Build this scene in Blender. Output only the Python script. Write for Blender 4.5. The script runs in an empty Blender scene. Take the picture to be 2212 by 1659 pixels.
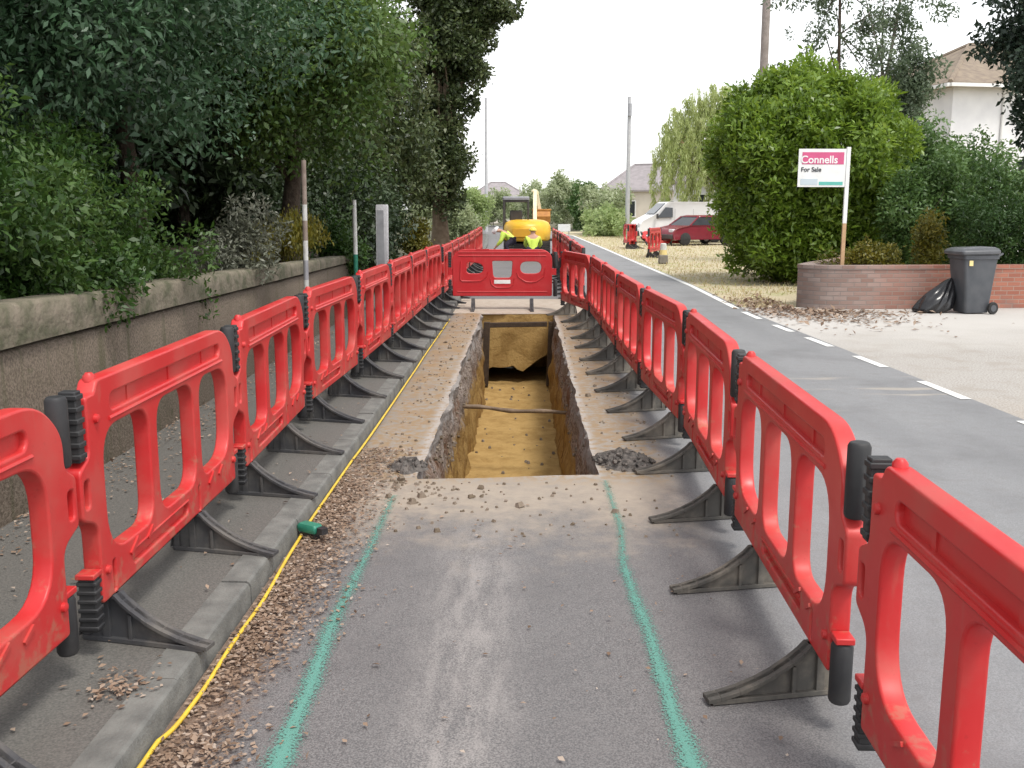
import bpy, bmesh, math, random
import numpy as np
from mathutils import Vector, Matrix, noise as mnoise
R = math.radians
scene = bpy.context.scene
COL = scene.collection
# ------------------------------------------------------------------ camera, world, sun, exposure
cam_d = bpy.data.cameras.new("camera"); cam = bpy.data.objects.new("camera", cam_d); COL.objects.link(cam)
cam.location = (0, 0, 1.70); cam.rotation_euler = (R(90 - 10.016), 0, R(0.849))
cam_d.sensor_fit = 'HORIZONTAL'; cam_d.angle = R(54.207); cam_d.clip_start = 0.05; cam_d.clip_end = 2000
scene.camera = cam
SUN_EL, SUN_AZ = 64, 140          # azimuth clockwise from +Y (the way the camera looks)
w = bpy.data.worlds.new("World"); scene.world = w; w.use_nodes = True
nt = w.node_tree; bg = nt.nodes["Background"]
sky = nt.nodes.new("ShaderNodeTexSky"); sky.sky_type = 'NISHITA'; sky.sun_disc = False
sky.sun_elevation = R(SUN_EL); sky.sun_rotation = R(SUN_AZ); sky.dust_density = 1.0; sky.air_density = 1.0; sky.ozone_density = 1.0; sky.altitude = 0
hs = nt.nodes.new("ShaderNodeHueSaturation"); hs.inputs['Saturation'].default_value = 0.10; hs.inputs['Value'].default_value = 1.15
nt.links.new(sky.outputs[0], hs.inputs['Color']); nt.links.new(hs.outputs[0], bg.inputs['Color'])
bg.inputs['Strength'].default_value = 0.15
sun_d = bpy.data.lights.new("sun", 'SUN'); sun = bpy.data.objects.new("sun", sun_d); COL.objects.link(sun)
sun_d.energy = 1.5; sun_d.angle = R(14); sun_d.color = (1, 0.95, 0.87)
_sv = Vector((math.cos(R(SUN_EL)) * math.sin(R(SUN_AZ)), math.cos(R(SUN_EL)) * math.cos(R(SUN_AZ)), math.sin(R(SUN_EL))))
sun.rotation_euler = _sv.to_track_quat('Z', 'Y').to_euler()
scene.view_settings.view_transform = 'Standard'; scene.view_settings.look = 'None'
scene.view_settings.exposure = 0.88; scene.view_settings.gamma = 1
scene.render.engine = 'CYCLES'
try:
    scene.cycles.use_denoising = True; scene.cycles.max_bounces = 6; scene.cycles.transparent_max_bounces = 6
except Exception: pass

# ------------------------------------------------------------------ measuring: a picture point (2211 wide) at a known height / distance
_F, _CX, _CY, _VX, _VY, _H = 2160., 1105.5, 829.5, 1138., 448., 1.70
_p = math.atan((_CY - _VY) / _F)
def _ray(x, y):
    dx = (x - _CX) / _F; dy = -(y - _CY) / _F
    fy = math.cos(_p) + dy * math.sin(_p); fz = -math.sin(_p) + dy * math.cos(_p)
    a = math.atan2((_VX - _CX) / _F, math.cos(_p) + (_CY - _VY) / _F * math.sin(_p))
    return (math.cos(a) * dx - math.sin(a) * fy, math.sin(a) * dx + math.cos(a) * fy, fz)
def G(x, y, h=0.):
    r = _ray(x, y); t = (h - _H) / r[2]; return Vector((r[0] * t, r[1] * t, h))
def AT(x, y, Y):
    r = _ray(x, y); t = Y / r[1]; return Vector((r[0] * t, Y, _H + r[2] * t))

# ------------------------------------------------------------------ materials
def _n(nt, t, **k):
    n = nt.nodes.new(t)
    for a, b in k.items():
        if a in n.inputs: n.inputs[a].default_value = b
        else: setattr(n, a, b)
    return n
def rgba(c): return (c[0], c[1], c[2], 1)
def base_mat(name):
    m = bpy.data.materials.new(name); m.use_nodes = True
    nt = m.node_tree; return m, nt, nt.nodes["Principled BSDF"], nt.links
def mat(name, c1, c2=None, rough=.6, scale=6., detail=5., bump=0., bscale=None, metal=0., spec=.5, lo=.35, hi=.65, space='Object'):
    """two tones broken by noise, with bump"""
    m, nt, b, L = base_mat(name)
    tc = _n(nt, "ShaderNodeTexCoord")
    src = tc.outputs['Object']
    if space == 'World':
        g = _n(nt, "ShaderNodeNewGeometry"); src = g.outputs['Position']
    no = _n(nt, "ShaderNodeTexNoise", Scale=scale, Detail=detail); L.new(src, no.inputs['Vector'])
    cr = _n(nt, "ShaderNodeValToRGB"); cr.color_ramp.elements[0].position = lo; cr.color_ramp.elements[1].position = hi
    c2 = c2 or tuple(x * .8 for x in c1)
    cr.color_ramp.elements[0].color = rgba(c1); cr.color_ramp.elements[1].color = rgba(c2)
    L.new(no.outputs[0], cr.inputs[0]); L.new(cr.outputs[0], b.inputs['Base Color'])
    b.inputs['Roughness'].default_value = rough; b.inputs['Metallic'].default_value = metal
    b.inputs['Specular IOR Level'].default_value = spec
    if bump:
        n2 = _n(nt, "ShaderNodeTexNoise", Scale=bscale or scale * 4, Detail=6.); L.new(src, n2.inputs['Vector'])
        bp = _n(nt, "ShaderNodeBump", Strength=bump, Distance=.02); L.new(n2.outputs[0], bp.inputs['Height']); L.new(bp.outputs[0], b.inputs['Normal'])
    return m
def leaf_mat(name, cols, trans=.3, rough=.45, spec=.45):
    m, nt, b, L = base_mat(name)
    at = _n(nt, "ShaderNodeAttribute", attribute_name="tone")
    cr = _n(nt, "ShaderNodeValToRGB"); e = cr.color_ramp.elements
    e[0].color = rgba(cols[0]); e[1].color = rgba(cols[-1])
    for i, c in enumerate(cols[1:-1]):
        x = e.new((i + 1) / (len(cols) - 1)); x.color = rgba(c)
    L.new(at.outputs['Fac'], cr.inputs[0]); L.new(cr.outputs[0], b.inputs['Base Color'])
    b.inputs['Roughness'].default_value = rough; b.inputs['Specular IOR Level'].default_value = spec
    tr = _n(nt, "ShaderNodeBsdfTranslucent"); mx = _n(nt, "ShaderNodeMixShader"); mx.inputs[0].default_value = trans
    hsv = _n(nt, "ShaderNodeHueSaturation"); hsv.inputs['Hue'].default_value = .48; hsv.inputs['Value'].default_value = 1.5
    L.new(cr.outputs[0], hsv.inputs['Color']); L.new(hsv.outputs[0], tr.inputs['Color'])
    L.new(b.outputs[0], mx.inputs[1]); L.new(tr.outputs[0], mx.inputs[2])
    L.new(mx.outputs[0], nt.nodes['Material Output'].inputs['Surface'])
    return m
# small node-maths helpers
class NB:
    def __init__(s, nt): s.nt = nt; s.L = nt.links
    def _in(s, sock, v):
        if hasattr(v, 'is_output'): s.L.new(v, sock)
        else: sock.default_value = v
    def m(s, op, a, b=0., c=0., clamp=False):
        n = s.nt.nodes.new("ShaderNodeMath"); n.operation = op; n.use_clamp = clamp
        s._in(n.inputs[0], a); s._in(n.inputs[1], b); s._in(n.inputs[2], c); return n.outputs[0]
    def step(s, v, a, b):
        n = s.nt.nodes.new("ShaderNodeMapRange"); n.interpolation_type = 'SMOOTHSTEP'
        s._in(n.inputs['Value'], v); n.inputs['From Min'].default_value = a; n.inputs['From Max'].default_value = b
        return n.outputs[0]
    def noise(s, vec, sc, det=5., rough=.55):
        n = s.nt.nodes.new("ShaderNodeTexNoise"); n.inputs['Scale'].default_value = sc; n.inputs['Detail'].default_value = det
        n.inputs['Roughness'].default_value = rough; s.L.new(vec, n.inputs['Vector']); return n.outputs[0]
    def mix(s, f, a, b):
        n = s.nt.nodes.new("ShaderNodeMix"); n.data_type = 'RGBA'
        s._in(n.inputs[0], f)
        for k, v in ((6, a), (7, b)):
            if hasattr(v, 'is_output'): s.L.new(v, n.inputs[k])
            else: n.inputs[k].default_value = rgba(v)
        return n.outputs[2]

def road_material():
    m, nt, b, L = base_mat("asphalt"); N = NB(nt)
    g = _n(nt, "ShaderNodeNewGeometry"); pos = g.outputs['Position']
    sp = _n(nt, "ShaderNodeSeparateXYZ"); L.new(pos, sp.inputs[0]); x, y = sp.outputs[0], sp.outputs[1]
    fine = N.noise(pos, 170., 3.); mid = N.noise(pos, 9.); big = N.noise(pos, 1.1)
    grit = N.step(fine, .33, .70)
    inner = N.mix(grit, (.082, .079, .081), (.200, .191, .190))
    outer = N.mix(grit, (.165, .168, .174), (.262, .264, .272))  # open lane paler: grazing sky sheen put into the colour
    col = N.mix(N.step(x, .95, 1.2), inner, outer)
    col = N.mix(N.m('MULTIPLY', N.step(mid, .45, .75), .45), col, (.165, .157, .155))
    col = N.mix(N.m('MULTIPLY', N.step(big, .45, .75), .4), col, (.082, .078, .080))
    # sand and spoil trodden round the excavation
    dx = N.m('MAXIMUM', N.m('SUBTRACT', N.m('ABSOLUTE', N.m('ADD', x, .13)), .6), 0.)
    dy = N.m('MULTIPLY', N.m('MAXIMUM', N.m('SUBTRACT', N.m('ABSOLUTE', N.m('SUBTRACT', y, 11.2)), 5.0), 0.), .68)
    dist = N.m('SQRT', N.m('ADD', N.m('MULTIPLY', dx, dx), N.m('MULTIPLY', dy, dy)))
    wob = N.noise(pos, 2.6, 6., .62); wob2 = N.noise(pos, 14., 5., .7)
    a = N.m('ADD', dist, N.m('MULTIPLY', N.m('SUBTRACT', wob, .5), 1.5))
    a = N.m('ADD', a, N.m('MULTIPLY', N.m('SUBTRACT', wob2, .5), .7))
    inside = N.m('SUBTRACT', 1., N.step(N.m('ABSOLUTE', N.m('ADD', x, .12)), .98, 1.12))
    front = N.m('SUBTRACT', 1., N.step(y, 5.9, 6.3))
    sandm = N.m('MULTIPLY', N.m('SUBTRACT', 1., N.step(a, .12, 1.15)), inside)
    pale = N.mix(wob2, (.40, .335, .265), (.28, .235, .19)); och = N.mix(wob, (.22, .14, .065), (.34, .235, .125))
    sand = N.mix(front, N.mix(N.step(wob2, .4, .62), och, (.29, .262, .228)), pale)
    oc2 = N.m('MULTIPLY', N.step(N.m('ADD', N.noise(pos, 4.2, 6., .68), N.m('MULTIPLY', N.step(y, 6.5, 12.), .10)), .54, .66), N.step(y, 6.2, 7.5))
    sand = N.mix(N.m('MULTIPLY', oc2, .8), sand, N.mix(wob2, (.20, .115, .045), (.36, .225, .095)))
    sand = N.mix(N.m('MULTIPLY', N.step(fine, .55, .75), .5), sand, (.16, .12, .085))
    col = N.mix(N.m('MULTIPLY', sandm, .93), col, sand)
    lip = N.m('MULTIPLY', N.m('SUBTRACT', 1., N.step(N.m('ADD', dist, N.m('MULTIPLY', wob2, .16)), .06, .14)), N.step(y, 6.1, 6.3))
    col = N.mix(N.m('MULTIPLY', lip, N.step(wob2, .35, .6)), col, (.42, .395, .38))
    # dusty wheel streak and loose sand streaks on the open lane
    st = N.m('SUBTRACT', 1., N.step(N.m('ABSOLUTE', N.m('ADD', x, N.m('ADD', .17, N.m('MULTIPLY', wob, .12)))), .02, .30))
    st = N.m('MULTIPLY', st, N.m('SUBTRACT', 1., N.step(y, 4.5, 5.6)))
    mq = _n(nt, "ShaderNodeMapping"); mq.inputs['Scale'].default_value = (5, 1.0, 1); L.new(pos, mq.inputs['Vector'])
    drag = N.noise(mq.outputs[0], 3., 6., .6)
    st = N.m('MULTIPLY', st, N.step(N.m('ADD', N.m('MULTIPLY', fine, .45), N.m('MULTIPLY', drag, .55)), .36, .66))
    col = N.mix(N.m('MULTIPLY', st, .60), col, (.36, .335, .32))
    lane = N.step(N.noise(mq.outputs[0], .35, 4., .5), .40, .68)
    col = N.mix(N.m('MULTIPLY', N.m('MULTIPLY', lane, N.step(x, .9, 1.3)), .30), col, (.125, .128, .135))
    mp = _n(nt, "ShaderNodeMapping"); mp.inputs['Scale'].default_value = (.55, 2.6, 1); L.new(pos, mp.inputs['Vector'])
    ls = N.step(N.noise(mp.outputs[0], 1.3, 4.), .58, .68)
    ls = N.m('MULTIPLY', ls, N.m('MULTIPLY', N.step(x, 1.6, 2.2), N.m('SUBTRACT', 1., N.step(N.m('ABSOLUTE', N.m('SUBTRACT', y, 9.2)), .6, 1.4))))
    col = N.mix(N.m('MULTIPLY', ls, .55), col, (.40, .35, .29))
    # brown leaf dirt along the kerb
    lf = N.m('SUBTRACT', 1., N.step(N.m('ADD', x, N.m('MULTIPLY', wob2, .35)), -.98, -.70))
    lf = N.m('MULTIPLY', lf, N.m('SUBTRACT', 1., N.step(y, 5.6, 7.2)))
    col = N.mix(N.m('MULTIPLY', lf, .75), col, N.mix(fine, (.10, .06, .035), (.27, .17, .11)))
    L.new(col, b.inputs['Base Color']); b.inputs['Roughness'].default_value = .62
    b.inputs['Specular IOR Level'].default_value = .6
    bp = _n(nt, "ShaderNodeBump", Strength=.35, Distance=.004); L.new(fine, bp.inputs['Height']); L.new(bp.outputs[0], b.inputs['Normal'])
    return m
def trench_material():
    m, nt, b, L = base_mat("cut_soil"); N = NB(nt)
    g = _n(nt, "ShaderNodeNewGeometry"); pos = g.outputs['Position']
    sp = _n(nt, "ShaderNodeSeparateXYZ"); L.new(pos, sp.inputs[0]); z = sp.outputs[2]
    f = N.noise(pos, 34., 6., .65); k = N.noise(pos, 7., 5., .6); big = N.noise(pos, 2., 4.)
    mp = _n(nt, "ShaderNodeMapping"); mp.inputs['Scale'].default_value = (6, 6, .8); L.new(pos, mp.inputs['Vector'])
    vert = N.noise(mp.outputs[0], 2.2, 4.)
    zz = N.m('ADD', z, N.m('MULTIPLY', N.m('SUBTRACT', k, .5), .28))
    zz = N.m('ADD', zz, N.m('MULTIPLY', N.m('SUBTRACT', vert, .5), .45))
    clay = N.mix(N.step(k, .3, .7), (.36, .235, .085), (.27, .165, .055))
    clay = N.mix(N.step(vert, .52, .68), clay, (.17, .085, .03))
    clay = N.mix(N.m('MULTIPLY', N.step(f, .58, .75), .55), clay, (.12, .07, .03))
    hard = N.mix(N.step(f, .36, .62), (.13, .095, .075), (.33, .28, .245))
    hard = N.mix(N.step(big, .5, .65), hard, (.16, .09, .055))
    top = N.mix(f, (.12, .11, .105), (.42, .385, .36))
    c = N.mix(N.step(zz, -.56, -.40), clay, hard)
    c = N.mix(N.step(zz, -.17, -.10), c, top)
    L.new(c, b.inputs['Base Color']); b.inputs['Roughness'].default_value = .95; b.inputs['Specular IOR Level'].default_value = .15
    h = N.m('ADD', N.m('MULTIPLY', f, .5), k)
    bp = _n(nt, "ShaderNodeBump", Strength=.9, Distance=.035); L.new(h, bp.inputs['Height']); L.new(bp.outputs[0], b.inputs['Normal'])
    return m
def floor_material():
    m, nt, b, L = base_mat("trench_clay"); N = NB(nt)
    g = _n(nt, "ShaderNodeNewGeometry"); pos = g.outputs['Position']
    f = N.noise(pos, 30., 6., .65); k = N.noise(pos, 5., 5., .6)
    c = N.mix(N.step(k, .35, .68), (.41, .27, .105), (.31, .195, .07))
    c = N.mix(N.m('MULTIPLY', N.step(f, .57, .72), .7), c, (.20, .12, .04))
    L.new(c, b.inputs['Base Color']); b.inputs['Roughness'].default_value = .95; b.inputs['Specular IOR Level'].default_value = .15
    bp = _n(nt, "ShaderNodeBump", Strength=.8, Distance=.03); L.new(N.m('ADD', k, N.m('MULTIPLY', f, .5)), bp.inputs['Height']); L.new(bp.outputs[0], b.inputs['Normal'])
    return m
def paint_material():
    """sprayed line: colour with worn, grainy edges"""
    m, nt, b, L = base_mat("spray_paint"); N = NB(nt)
    g = _n(nt, "ShaderNodeNewGeometry"); pos = g.outputs['Position']
    uv = _n(nt, "ShaderNodeUVMap"); sp = _n(nt, "ShaderNodeSeparateXYZ"); L.new(uv.outputs[0], sp.inputs[0])
    e = N.m('MULTIPLY', N.m('ABSOLUTE', N.m('SUBTRACT', sp.outputs[0], .5)), 2.)
    f = N.noise(pos, 110., 3., .6); k = N.noise(pos, 9., 4.)
    sc = N.m('ADD', N.m('MULTIPLY', e, .62), N.m('ADD', N.m('MULTIPLY', f, 1.5), N.m('MULTIPLY', k, .30)))
    sc = N.m('ADD', sc, N.m('MULTIPLY', sp.outputs[1], .34))
    al = N.m('MULTIPLY', N.m('SUBTRACT', 1., N.step(sc, 1.05, 1.45)), .88)
    b.inputs['Roughness'].default_value = .8
    L.new(N.mix(f, (.055, .23, .185), (.18, .38, .32)), b.inputs['Base Color'])
    tr = _n(nt, "ShaderNodeBsdfTransparent"); mx = _n(nt, "ShaderNodeMixShader")
    L.new(al, mx.inputs[0]); L.new(tr.outputs[0], mx.inputs[1]); L.new(b.outputs[0], mx.inputs[2])
    L.new(mx.outputs[0], nt.nodes['Material Output'].inputs['Surface'])
    return m
def brick_material():
    m, nt, b, L = base_mat("brickwork"); N = NB(nt)
    uv = _n(nt, "ShaderNodeUVMap"); br = _n(nt, "ShaderNodeTexBrick")
    L.new(uv.outputs[0], br.inputs['Vector'])
    br.inputs['Scale'].default_value = 1.; br.inputs['Brick Width'].default_value = .225; br.inputs['Row Height'].default_value = .075
    br.inputs['Mortar Size'].default_value = .009; br.inputs['Mortar Smooth'].default_value = .3; br.inputs['Bias'].default_value = -.1
    g = _n(nt, "ShaderNodeNewGeometry"); pos = g.outputs['Position']
    sp = _n(nt, "ShaderNodeSeparateXYZ"); L.new(pos, sp.inputs[0])
    k = N.noise(pos, 1.6, 4.); f = N.noise(pos, 40., 4.)
    red = N.step(N.m('ADD', sp.outputs[0], N.m('MULTIPLY', N.m('SUBTRACT', k, .5), 2.5)), 5.0, 7.6)
    c1 = N.mix(red, (.235, .165, .14), (.33, .125, .085)); c2 = N.mix(red, (.32, .26, .235), (.44, .18, .12))
    L.new(c1, br.inputs['Color1']); L.new(c2, br.inputs['Color2'])
    L.new(N.mix(red, (.22, .19, .175), (.36, .24, .19)), br.inputs['Mortar'])
    dirt = N.m('MULTIPLY', N.step(k, .5, .72), .5)
    L.new(N.mix(dirt, br.outputs[0], (.17, .145, .135)), b.inputs['Base Color']); b.inputs['Roughness'].default_value = .9
    bp = _n(nt, "ShaderNodeBump", Strength=.6, Distance=.01); L.new(N.m('SUBTRACT', N.m('MULTIPLY', f, .3), br.outputs['Fac']), bp.inputs['Height']); L.new(bp.outputs[0], b.inputs['Normal'])
    return m
def retaining_material():
    m, nt, b, L = base_mat("rendered_concrete"); N = NB(nt)
    g = _n(nt, "ShaderNodeNewGeometry"); pos = g.outputs['Position']
    f = N.noise(pos, 60., 4., .65); k = N.noise(pos, 3., 6., .65); s = _n(nt, "ShaderNodeMapping"); s.inputs['Scale'].default_value = (3, 3, .35)
    L.new(pos, s.inputs['Vector']); streak = N.noise(s.outputs[0], 3., 5.)
    c = N.mix(N.step(f, .35, .65), (.105, .085, .066), (.20, .165, .13))
    c = N.mix(N.m('MULTIPLY', N.step(k, .48, .7), .55), c, (.10, .085, .06))
    c = N.mix(N.m('MULTIPLY', N.step(streak, .52, .70), .6), c, (.075, .075, .042))
    c = N.mix(N.m('MULTIPLY', N.step(N.noise(pos, 5.5, 6., .7), .60, .72), .6), c, (.05, .062, .024))
    L.new(c, b.inputs['Base Color']); b.inputs['Roughness'].default_value = .95; b.inputs['Specular IOR Level'].default_value = .2
    bp = _n(nt, "ShaderNodeBump", Strength=.6, Distance=.012); L.new(f, bp.inputs['Height']); L.new(bp.outputs[0], b.inputs['Normal'])
    return m
def plastic_material(name, c, dust=(.55, .30, .26), amt=.35, rough=.46, mud=False):
    m, nt, b, L = base_mat(name); N = NB(nt)
    tc = _n(nt, "ShaderNodeTexCoord"); oi = _n(nt, "ShaderNodeObjectInfo")
    off = _n(nt, "ShaderNodeVectorMath"); off.operation = 'ADD'; L.new(tc.outputs['Object'], off.inputs[0])
    rn = N.m('MULTIPLY', oi.outputs['Random'], 37.); cb = _n(nt, "ShaderNodeCombineXYZ"); L.new(rn, cb.inputs[0]); L.new(rn, cb.inputs[1]); L.new(cb.outputs[0], off.inputs[1])
    v = off.outputs[0]
    k = N.noise(v, 3.2, 6., .65); f = N.noise(v, 45., 4.)
    mp = _n(nt, "ShaderNodeMapping"); mp.inputs['Scale'].default_value = (1, 1, .18); L.new(v, mp.inputs['Vector'])
    scr = N.step(N.noise(mp.outputs[0], 22., 3.), .63, .72)
    col = N.mix(N.m('MULTIPLY', N.step(k, .40, .75), amt), c, dust)
    col = N.mix(N.m('MULTIPLY', scr, .22), col, dust)
    col = N.mix(N.m('MULTIPLY', N.step(f, .62, .75), .18), col, tuple(q * .35 for q in c))
    if mud:                                                      # dried splashes low on the panel and grime along the top rail
        so = _n(nt, "ShaderNodeSeparateXYZ"); L.new(tc.outputs['Object'], so.inputs[0]); z = so.outputs[2]
        sp = N.step(N.m('ADD', N.noise(v, 13., 6., .7), N.m('MULTIPLY', N.m('SUBTRACT', .52, z), .42)), .60, .74)
        col = N.mix(N.m('MULTIPLY', sp, .42), col, (.30, .19, .12))
        bl = N.step(N.noise(v, 1.4, 3.), .50, .70)
        col = N.mix(N.m('MULTIPLY', bl, .30), col, (.62, .10, .085))
    L.new(col, b.inputs['Base Color'])
    L.new(N.m('ADD', rough, N.m('MULTIPLY', N.m('SUBTRACT', k, .5), .5)), b.inputs['Roughness'])
    b.inputs['Specular IOR Level'].default_value = .5
    bp = _n(nt, "ShaderNodeBump", Strength=.12, Distance=.004); L.new(k, bp.inputs['Height']); L.new(bp.outputs[0], b.inputs['Normal'])
    return m

M = {}
M['red'] = plastic_material("red_plastic", (.50, .019, .021), dust=(.40, .105, .08), amt=.5, mud=True)
M['red2'] = plastic_material("deep_red_plastic", (.46, .010, .016), dust=(.52, .12, .11), amt=.2)
M['black'] = plastic_material("black_rubber", (.018, .018, .020), dust=(.10, .095, .09), amt=.4, rough=.6)
M['foot'] = plastic_material("dusty_rubber", (.040, .041, .046), dust=(.17, .155, .135), amt=.75, rough=.75)
M['foot_tan'] = plastic_material("sandy_rubber", (.060, .056, .050), dust=(.24, .21, .17), amt=.9, rough=.8)
M['road'] = road_material(); M['cut'] = trench_material(); M['clay'] = floor_material()
M['spray'] = paint_material(); M['brick'] = brick_material(); M['retain'] = retaining_material()
M['white_line'] = mat("road_paint", (.74, .74, .72), (.34, .34, .34), .75, 32, 6, lo=.52, hi=.74, space='World')
M['ground'] = mat("earth", (.10, .085, .05), (.07, .08, .035), .95, .8, space='World')
M['soil'] = mat("garden_earth", (.035, .026, .017), (.055, .04, .025), .95, 6, bump=.8, space='World')
M['pave'] = mat("footway_asphalt", (.085, .082, .076), (.14, .132, .12), .85, 110, 4, bump=.25, bscale=220, space='World')
M['kerb'] = mat("kerb_concrete", (.11, .11, .103), (.175, .175, .162), .85, 9, 6, bump=.3, bscale=90, space='World')
M['cable'] = mat("yellow_cable", (.72, .50, .045), (.60, .40, .04), .5, 20)
M['greenp'] = mat("green_plastic", (.02, .17, .11), (.03, .22, .15), .4, 20)
M['concrete'] = mat("pale_concrete", (.42, .36, .30), (.36, .30, .24), .9, 8, 6, bump=.3, space='World')
M['timber'] = mat("wet_timber", (.035, .022, .014), (.06, .038, .022), .85, 18, bump=.4)
M['pipe'] = mat("old_pipe", (.20, .14, .09), (.12, .08, .05), .7, 12, bump=.4)
M['galv'] = mat("galvanised_steel", (.38, .38, .40), (.30, .30, .32), .5, 9, metal=.3)
M['rust'] = mat("rusty_paint", (.20, .15, .125), (.28, .225, .19), .8, 14)
M['whitep'] = mat("white_paint", (.62, .62, .60), (.48, .48, .45), .6, 14)
M['postgrey'] = mat("grey_concrete_post", (.40, .395, .41), (.48, .475, .49), .8, 10, bump=.3)
M['bin'] = mat("grey_bin_plastic", (.062, .068, .078), (.085, .09, .10), .5, 5)
M['binlid'] = mat("grey_lid_plastic", (.085, .09, .10), (.11, .115, .125), .38, 5)
M['bag'] = mat("black_bag", (.010, .010, .012), (.02, .02, .022), .22, 8)
M['board_w'] = mat("board_white", (.78, .79, .78), (.70, .71, .70), .5, 5)
M['board_r'] = mat("board_crimson", (.60, .10, .23), (.55, .085, .20), .5, 5)
M['board_g'] = mat("board_green", (.10, .42, .36), (.12, .46, .40), .5, 5)
M['ink'] = mat("ink", (.03, .035, .04), (.05, .05, .06), .6, 5)
M['rawwood'] = mat("bare_timber", (.50, .33, .19), (.42, .27, .15), .8, 12)
M['bark'] = mat("bark", (.050, .036, .026), (.095, .072, .052), .95, 14, 6, bump=1., bscale=30)
M['barkbrown'] = mat("brown_bark", (.12, .085, .055), (.18, .135, .09), .95, 9, 6, bump=1., bscale=25)
M['polewood'] = mat("pole_timber", (.36, .31, .29), (.28, .24, .22), .9, 6, 6, bump=.3)
M['polehazed'] = mat("pole_grey_hazed", (.50, .50, .51), (.44, .44, .46), .8, 6)  # far poles: haze and glare painted in as a paler tone
M['yellow'] = mat("digger_yellow", (.78, .46, .03), (.70, .40, .03), .42, 4)
M['paleyel'] = mat('faded_yellow', (.74, .68, .46), (.68, .60, .40), .5, 4)
M['orange'] = mat("bucket_orange", (.50, .22, .04), (.40, .16, .03), .6, 6)
M['track'] = mat("track_rubber", (.03, .028, .027), (.07, .06, .05), .85, 12)
M['cabgrey'] = mat("cab_grey", (.30, .30, .33), (.26, .26, .28), .5, 5)
M['cabdark'] = mat("cab_dark", (.045, .04, .04), (.06, .055, .05), .5, 5)
M['glass'] = mat("dark_glass", (.03, .035, .04), (.04, .045, .05), .08, 3)
M['vanwhite'] = mat("van_white", (.82, .82, .82), (.78, .78, .78), .3, 2)
M['tyre'] = mat("tyre", (.02, .02, .02), (.035, .035, .035), .85, 12)
M['rim'] = mat("rim_steel", (.45, .45, .46), (.35, .35, .36), .4, 8, metal=.5)
M['lamp'] = mat("lamp_glass", (.7, .7, .72), (.6, .6, .62), .1, 5)
M['hivis'] = mat("hi_vis_lime", (.62, .80, .12), (.55, .74, .10), .7, 10)
M['reflect'] = mat("reflective_tape", (.75, .76, .72), (.65, .66, .62), .4, 10)
M['navy'] = mat("dark_trousers", (.022, .018, .035), (.03, .026, .045), .9, 12)
M['skin'] = mat("skin", (.52, .30, .21), (.46, .26, .18), .6, 10)
M['hatw'] = mat("white_helmet", (.78, .78, .78), (.7, .7, .7), .3, 5)
M['haty'] = mat("yellow_helmet", (.80, .66, .08), (.75, .6, .07), .3, 5)
M['boot'] = mat("boots", (.05, .035, .022), (.07, .05, .03), .8, 10)
M['render'] = mat("white_render", (.74, .74, .76), (.62, .62, .65), .85, 1.2, 6)
M['cream'] = mat("cream_render", (.62, .57, .50), (.55, .50, .44), .85, 1.5)
M['rtile'] = mat("brown_roof_tiles", (.185, .145, .115), (.26, .21, .155), .9, 3.5, 6, bump=.5, bscale=9)
M['gtile'] = mat("grey_roof_tiles", (.30, .27, .28), (.24, .22, .225), .9, 3, 6, bump=.4, bscale=9)
M['redbrick'] = mat("red_brick", (.33, .16, .11), (.40, .22, .16), .9, 6)
M['plasticw'] = mat("white_gutter", (.72, .72, .72), (.66, .66, .66), .5, 4)
M['signy'] = mat("cream_yellow", (.72, .58, .26), (.66, .52, .22), .6, 5)
M['block'] = mat("grey_block", (.17, .155, .135), (.22, .20, .175), .9, 8, bump=.3)
def apron_material():
    m, nt, b, L = base_mat("apron_concrete"); N = NB(nt)
    g = _n(nt, "ShaderNodeNewGeometry"); pos = g.outputs['Position']
    sp = _n(nt, "ShaderNodeSeparateXYZ"); L.new(pos, sp.inputs[0])
    f = N.noise(pos, 55., 4., .65); k = N.noise(pos, 2.2, 6., .6); q = N.noise(pos, .6, 4.)
    c = N.mix(N.step(f, .36, .64), (.26, .24, .218), (.43, .41, .385))
    c = N.mix(N.m('MULTIPLY', N.step(k, .46, .68), .55), c, (.28, .25, .215))
    c = N.mix(N.m('MULTIPLY', N.step(N.m('ADD', sp.outputs[1], N.m('MULTIPLY', q, 4.)), 13.5, 17.), .75), c, (.50, .48, .455))
    c = N.mix(N.m('MULTIPLY', N.m('SUBTRACT', 1., N.step(N.m('ADD', sp.outputs[1], N.m('MULTIPLY', k, 3.)), 8.5, 11.)), .5), c, (.30, .24, .18))
    L.new(c, b.inputs['Base Color']); b.inputs['Roughness'].default_value = .92
    bp = _n(nt, "ShaderNodeBump", Strength=.4, Distance=.008); L.new(f, bp.inputs['Height']); L.new(bp.outputs[0], b.inputs['Normal'])
    return m
M['apron'] = apron_material()
def verge_material():
    m, nt, b, L = base_mat("dry_verge"); N = NB(nt)
    g = _n(nt, "ShaderNodeNewGeometry"); pos = g.outputs['Position']
    f = N.noise(pos, 30., 5., .7); k = N.noise(pos, 1.3, 5., .6)
    c = N.mix(N.step(f, .35, .65), (.40, .34, .22), (.56, .49, .35))
    c = N.mix(N.m('MULTIPLY', N.step(k, .48, .66), .6), c, (.31, .33, .13))
    L.new(c, b.inputs['Base Color']); b.inputs['Roughness'].default_value = .95
    bp = _n(nt, "ShaderNodeBump", Strength=.6, Distance=.03); L.new(f, bp.inputs['Height']); L.new(bp.outputs[0], b.inputs['Normal'])
    return m
M['verge'] = verge_material()
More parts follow.
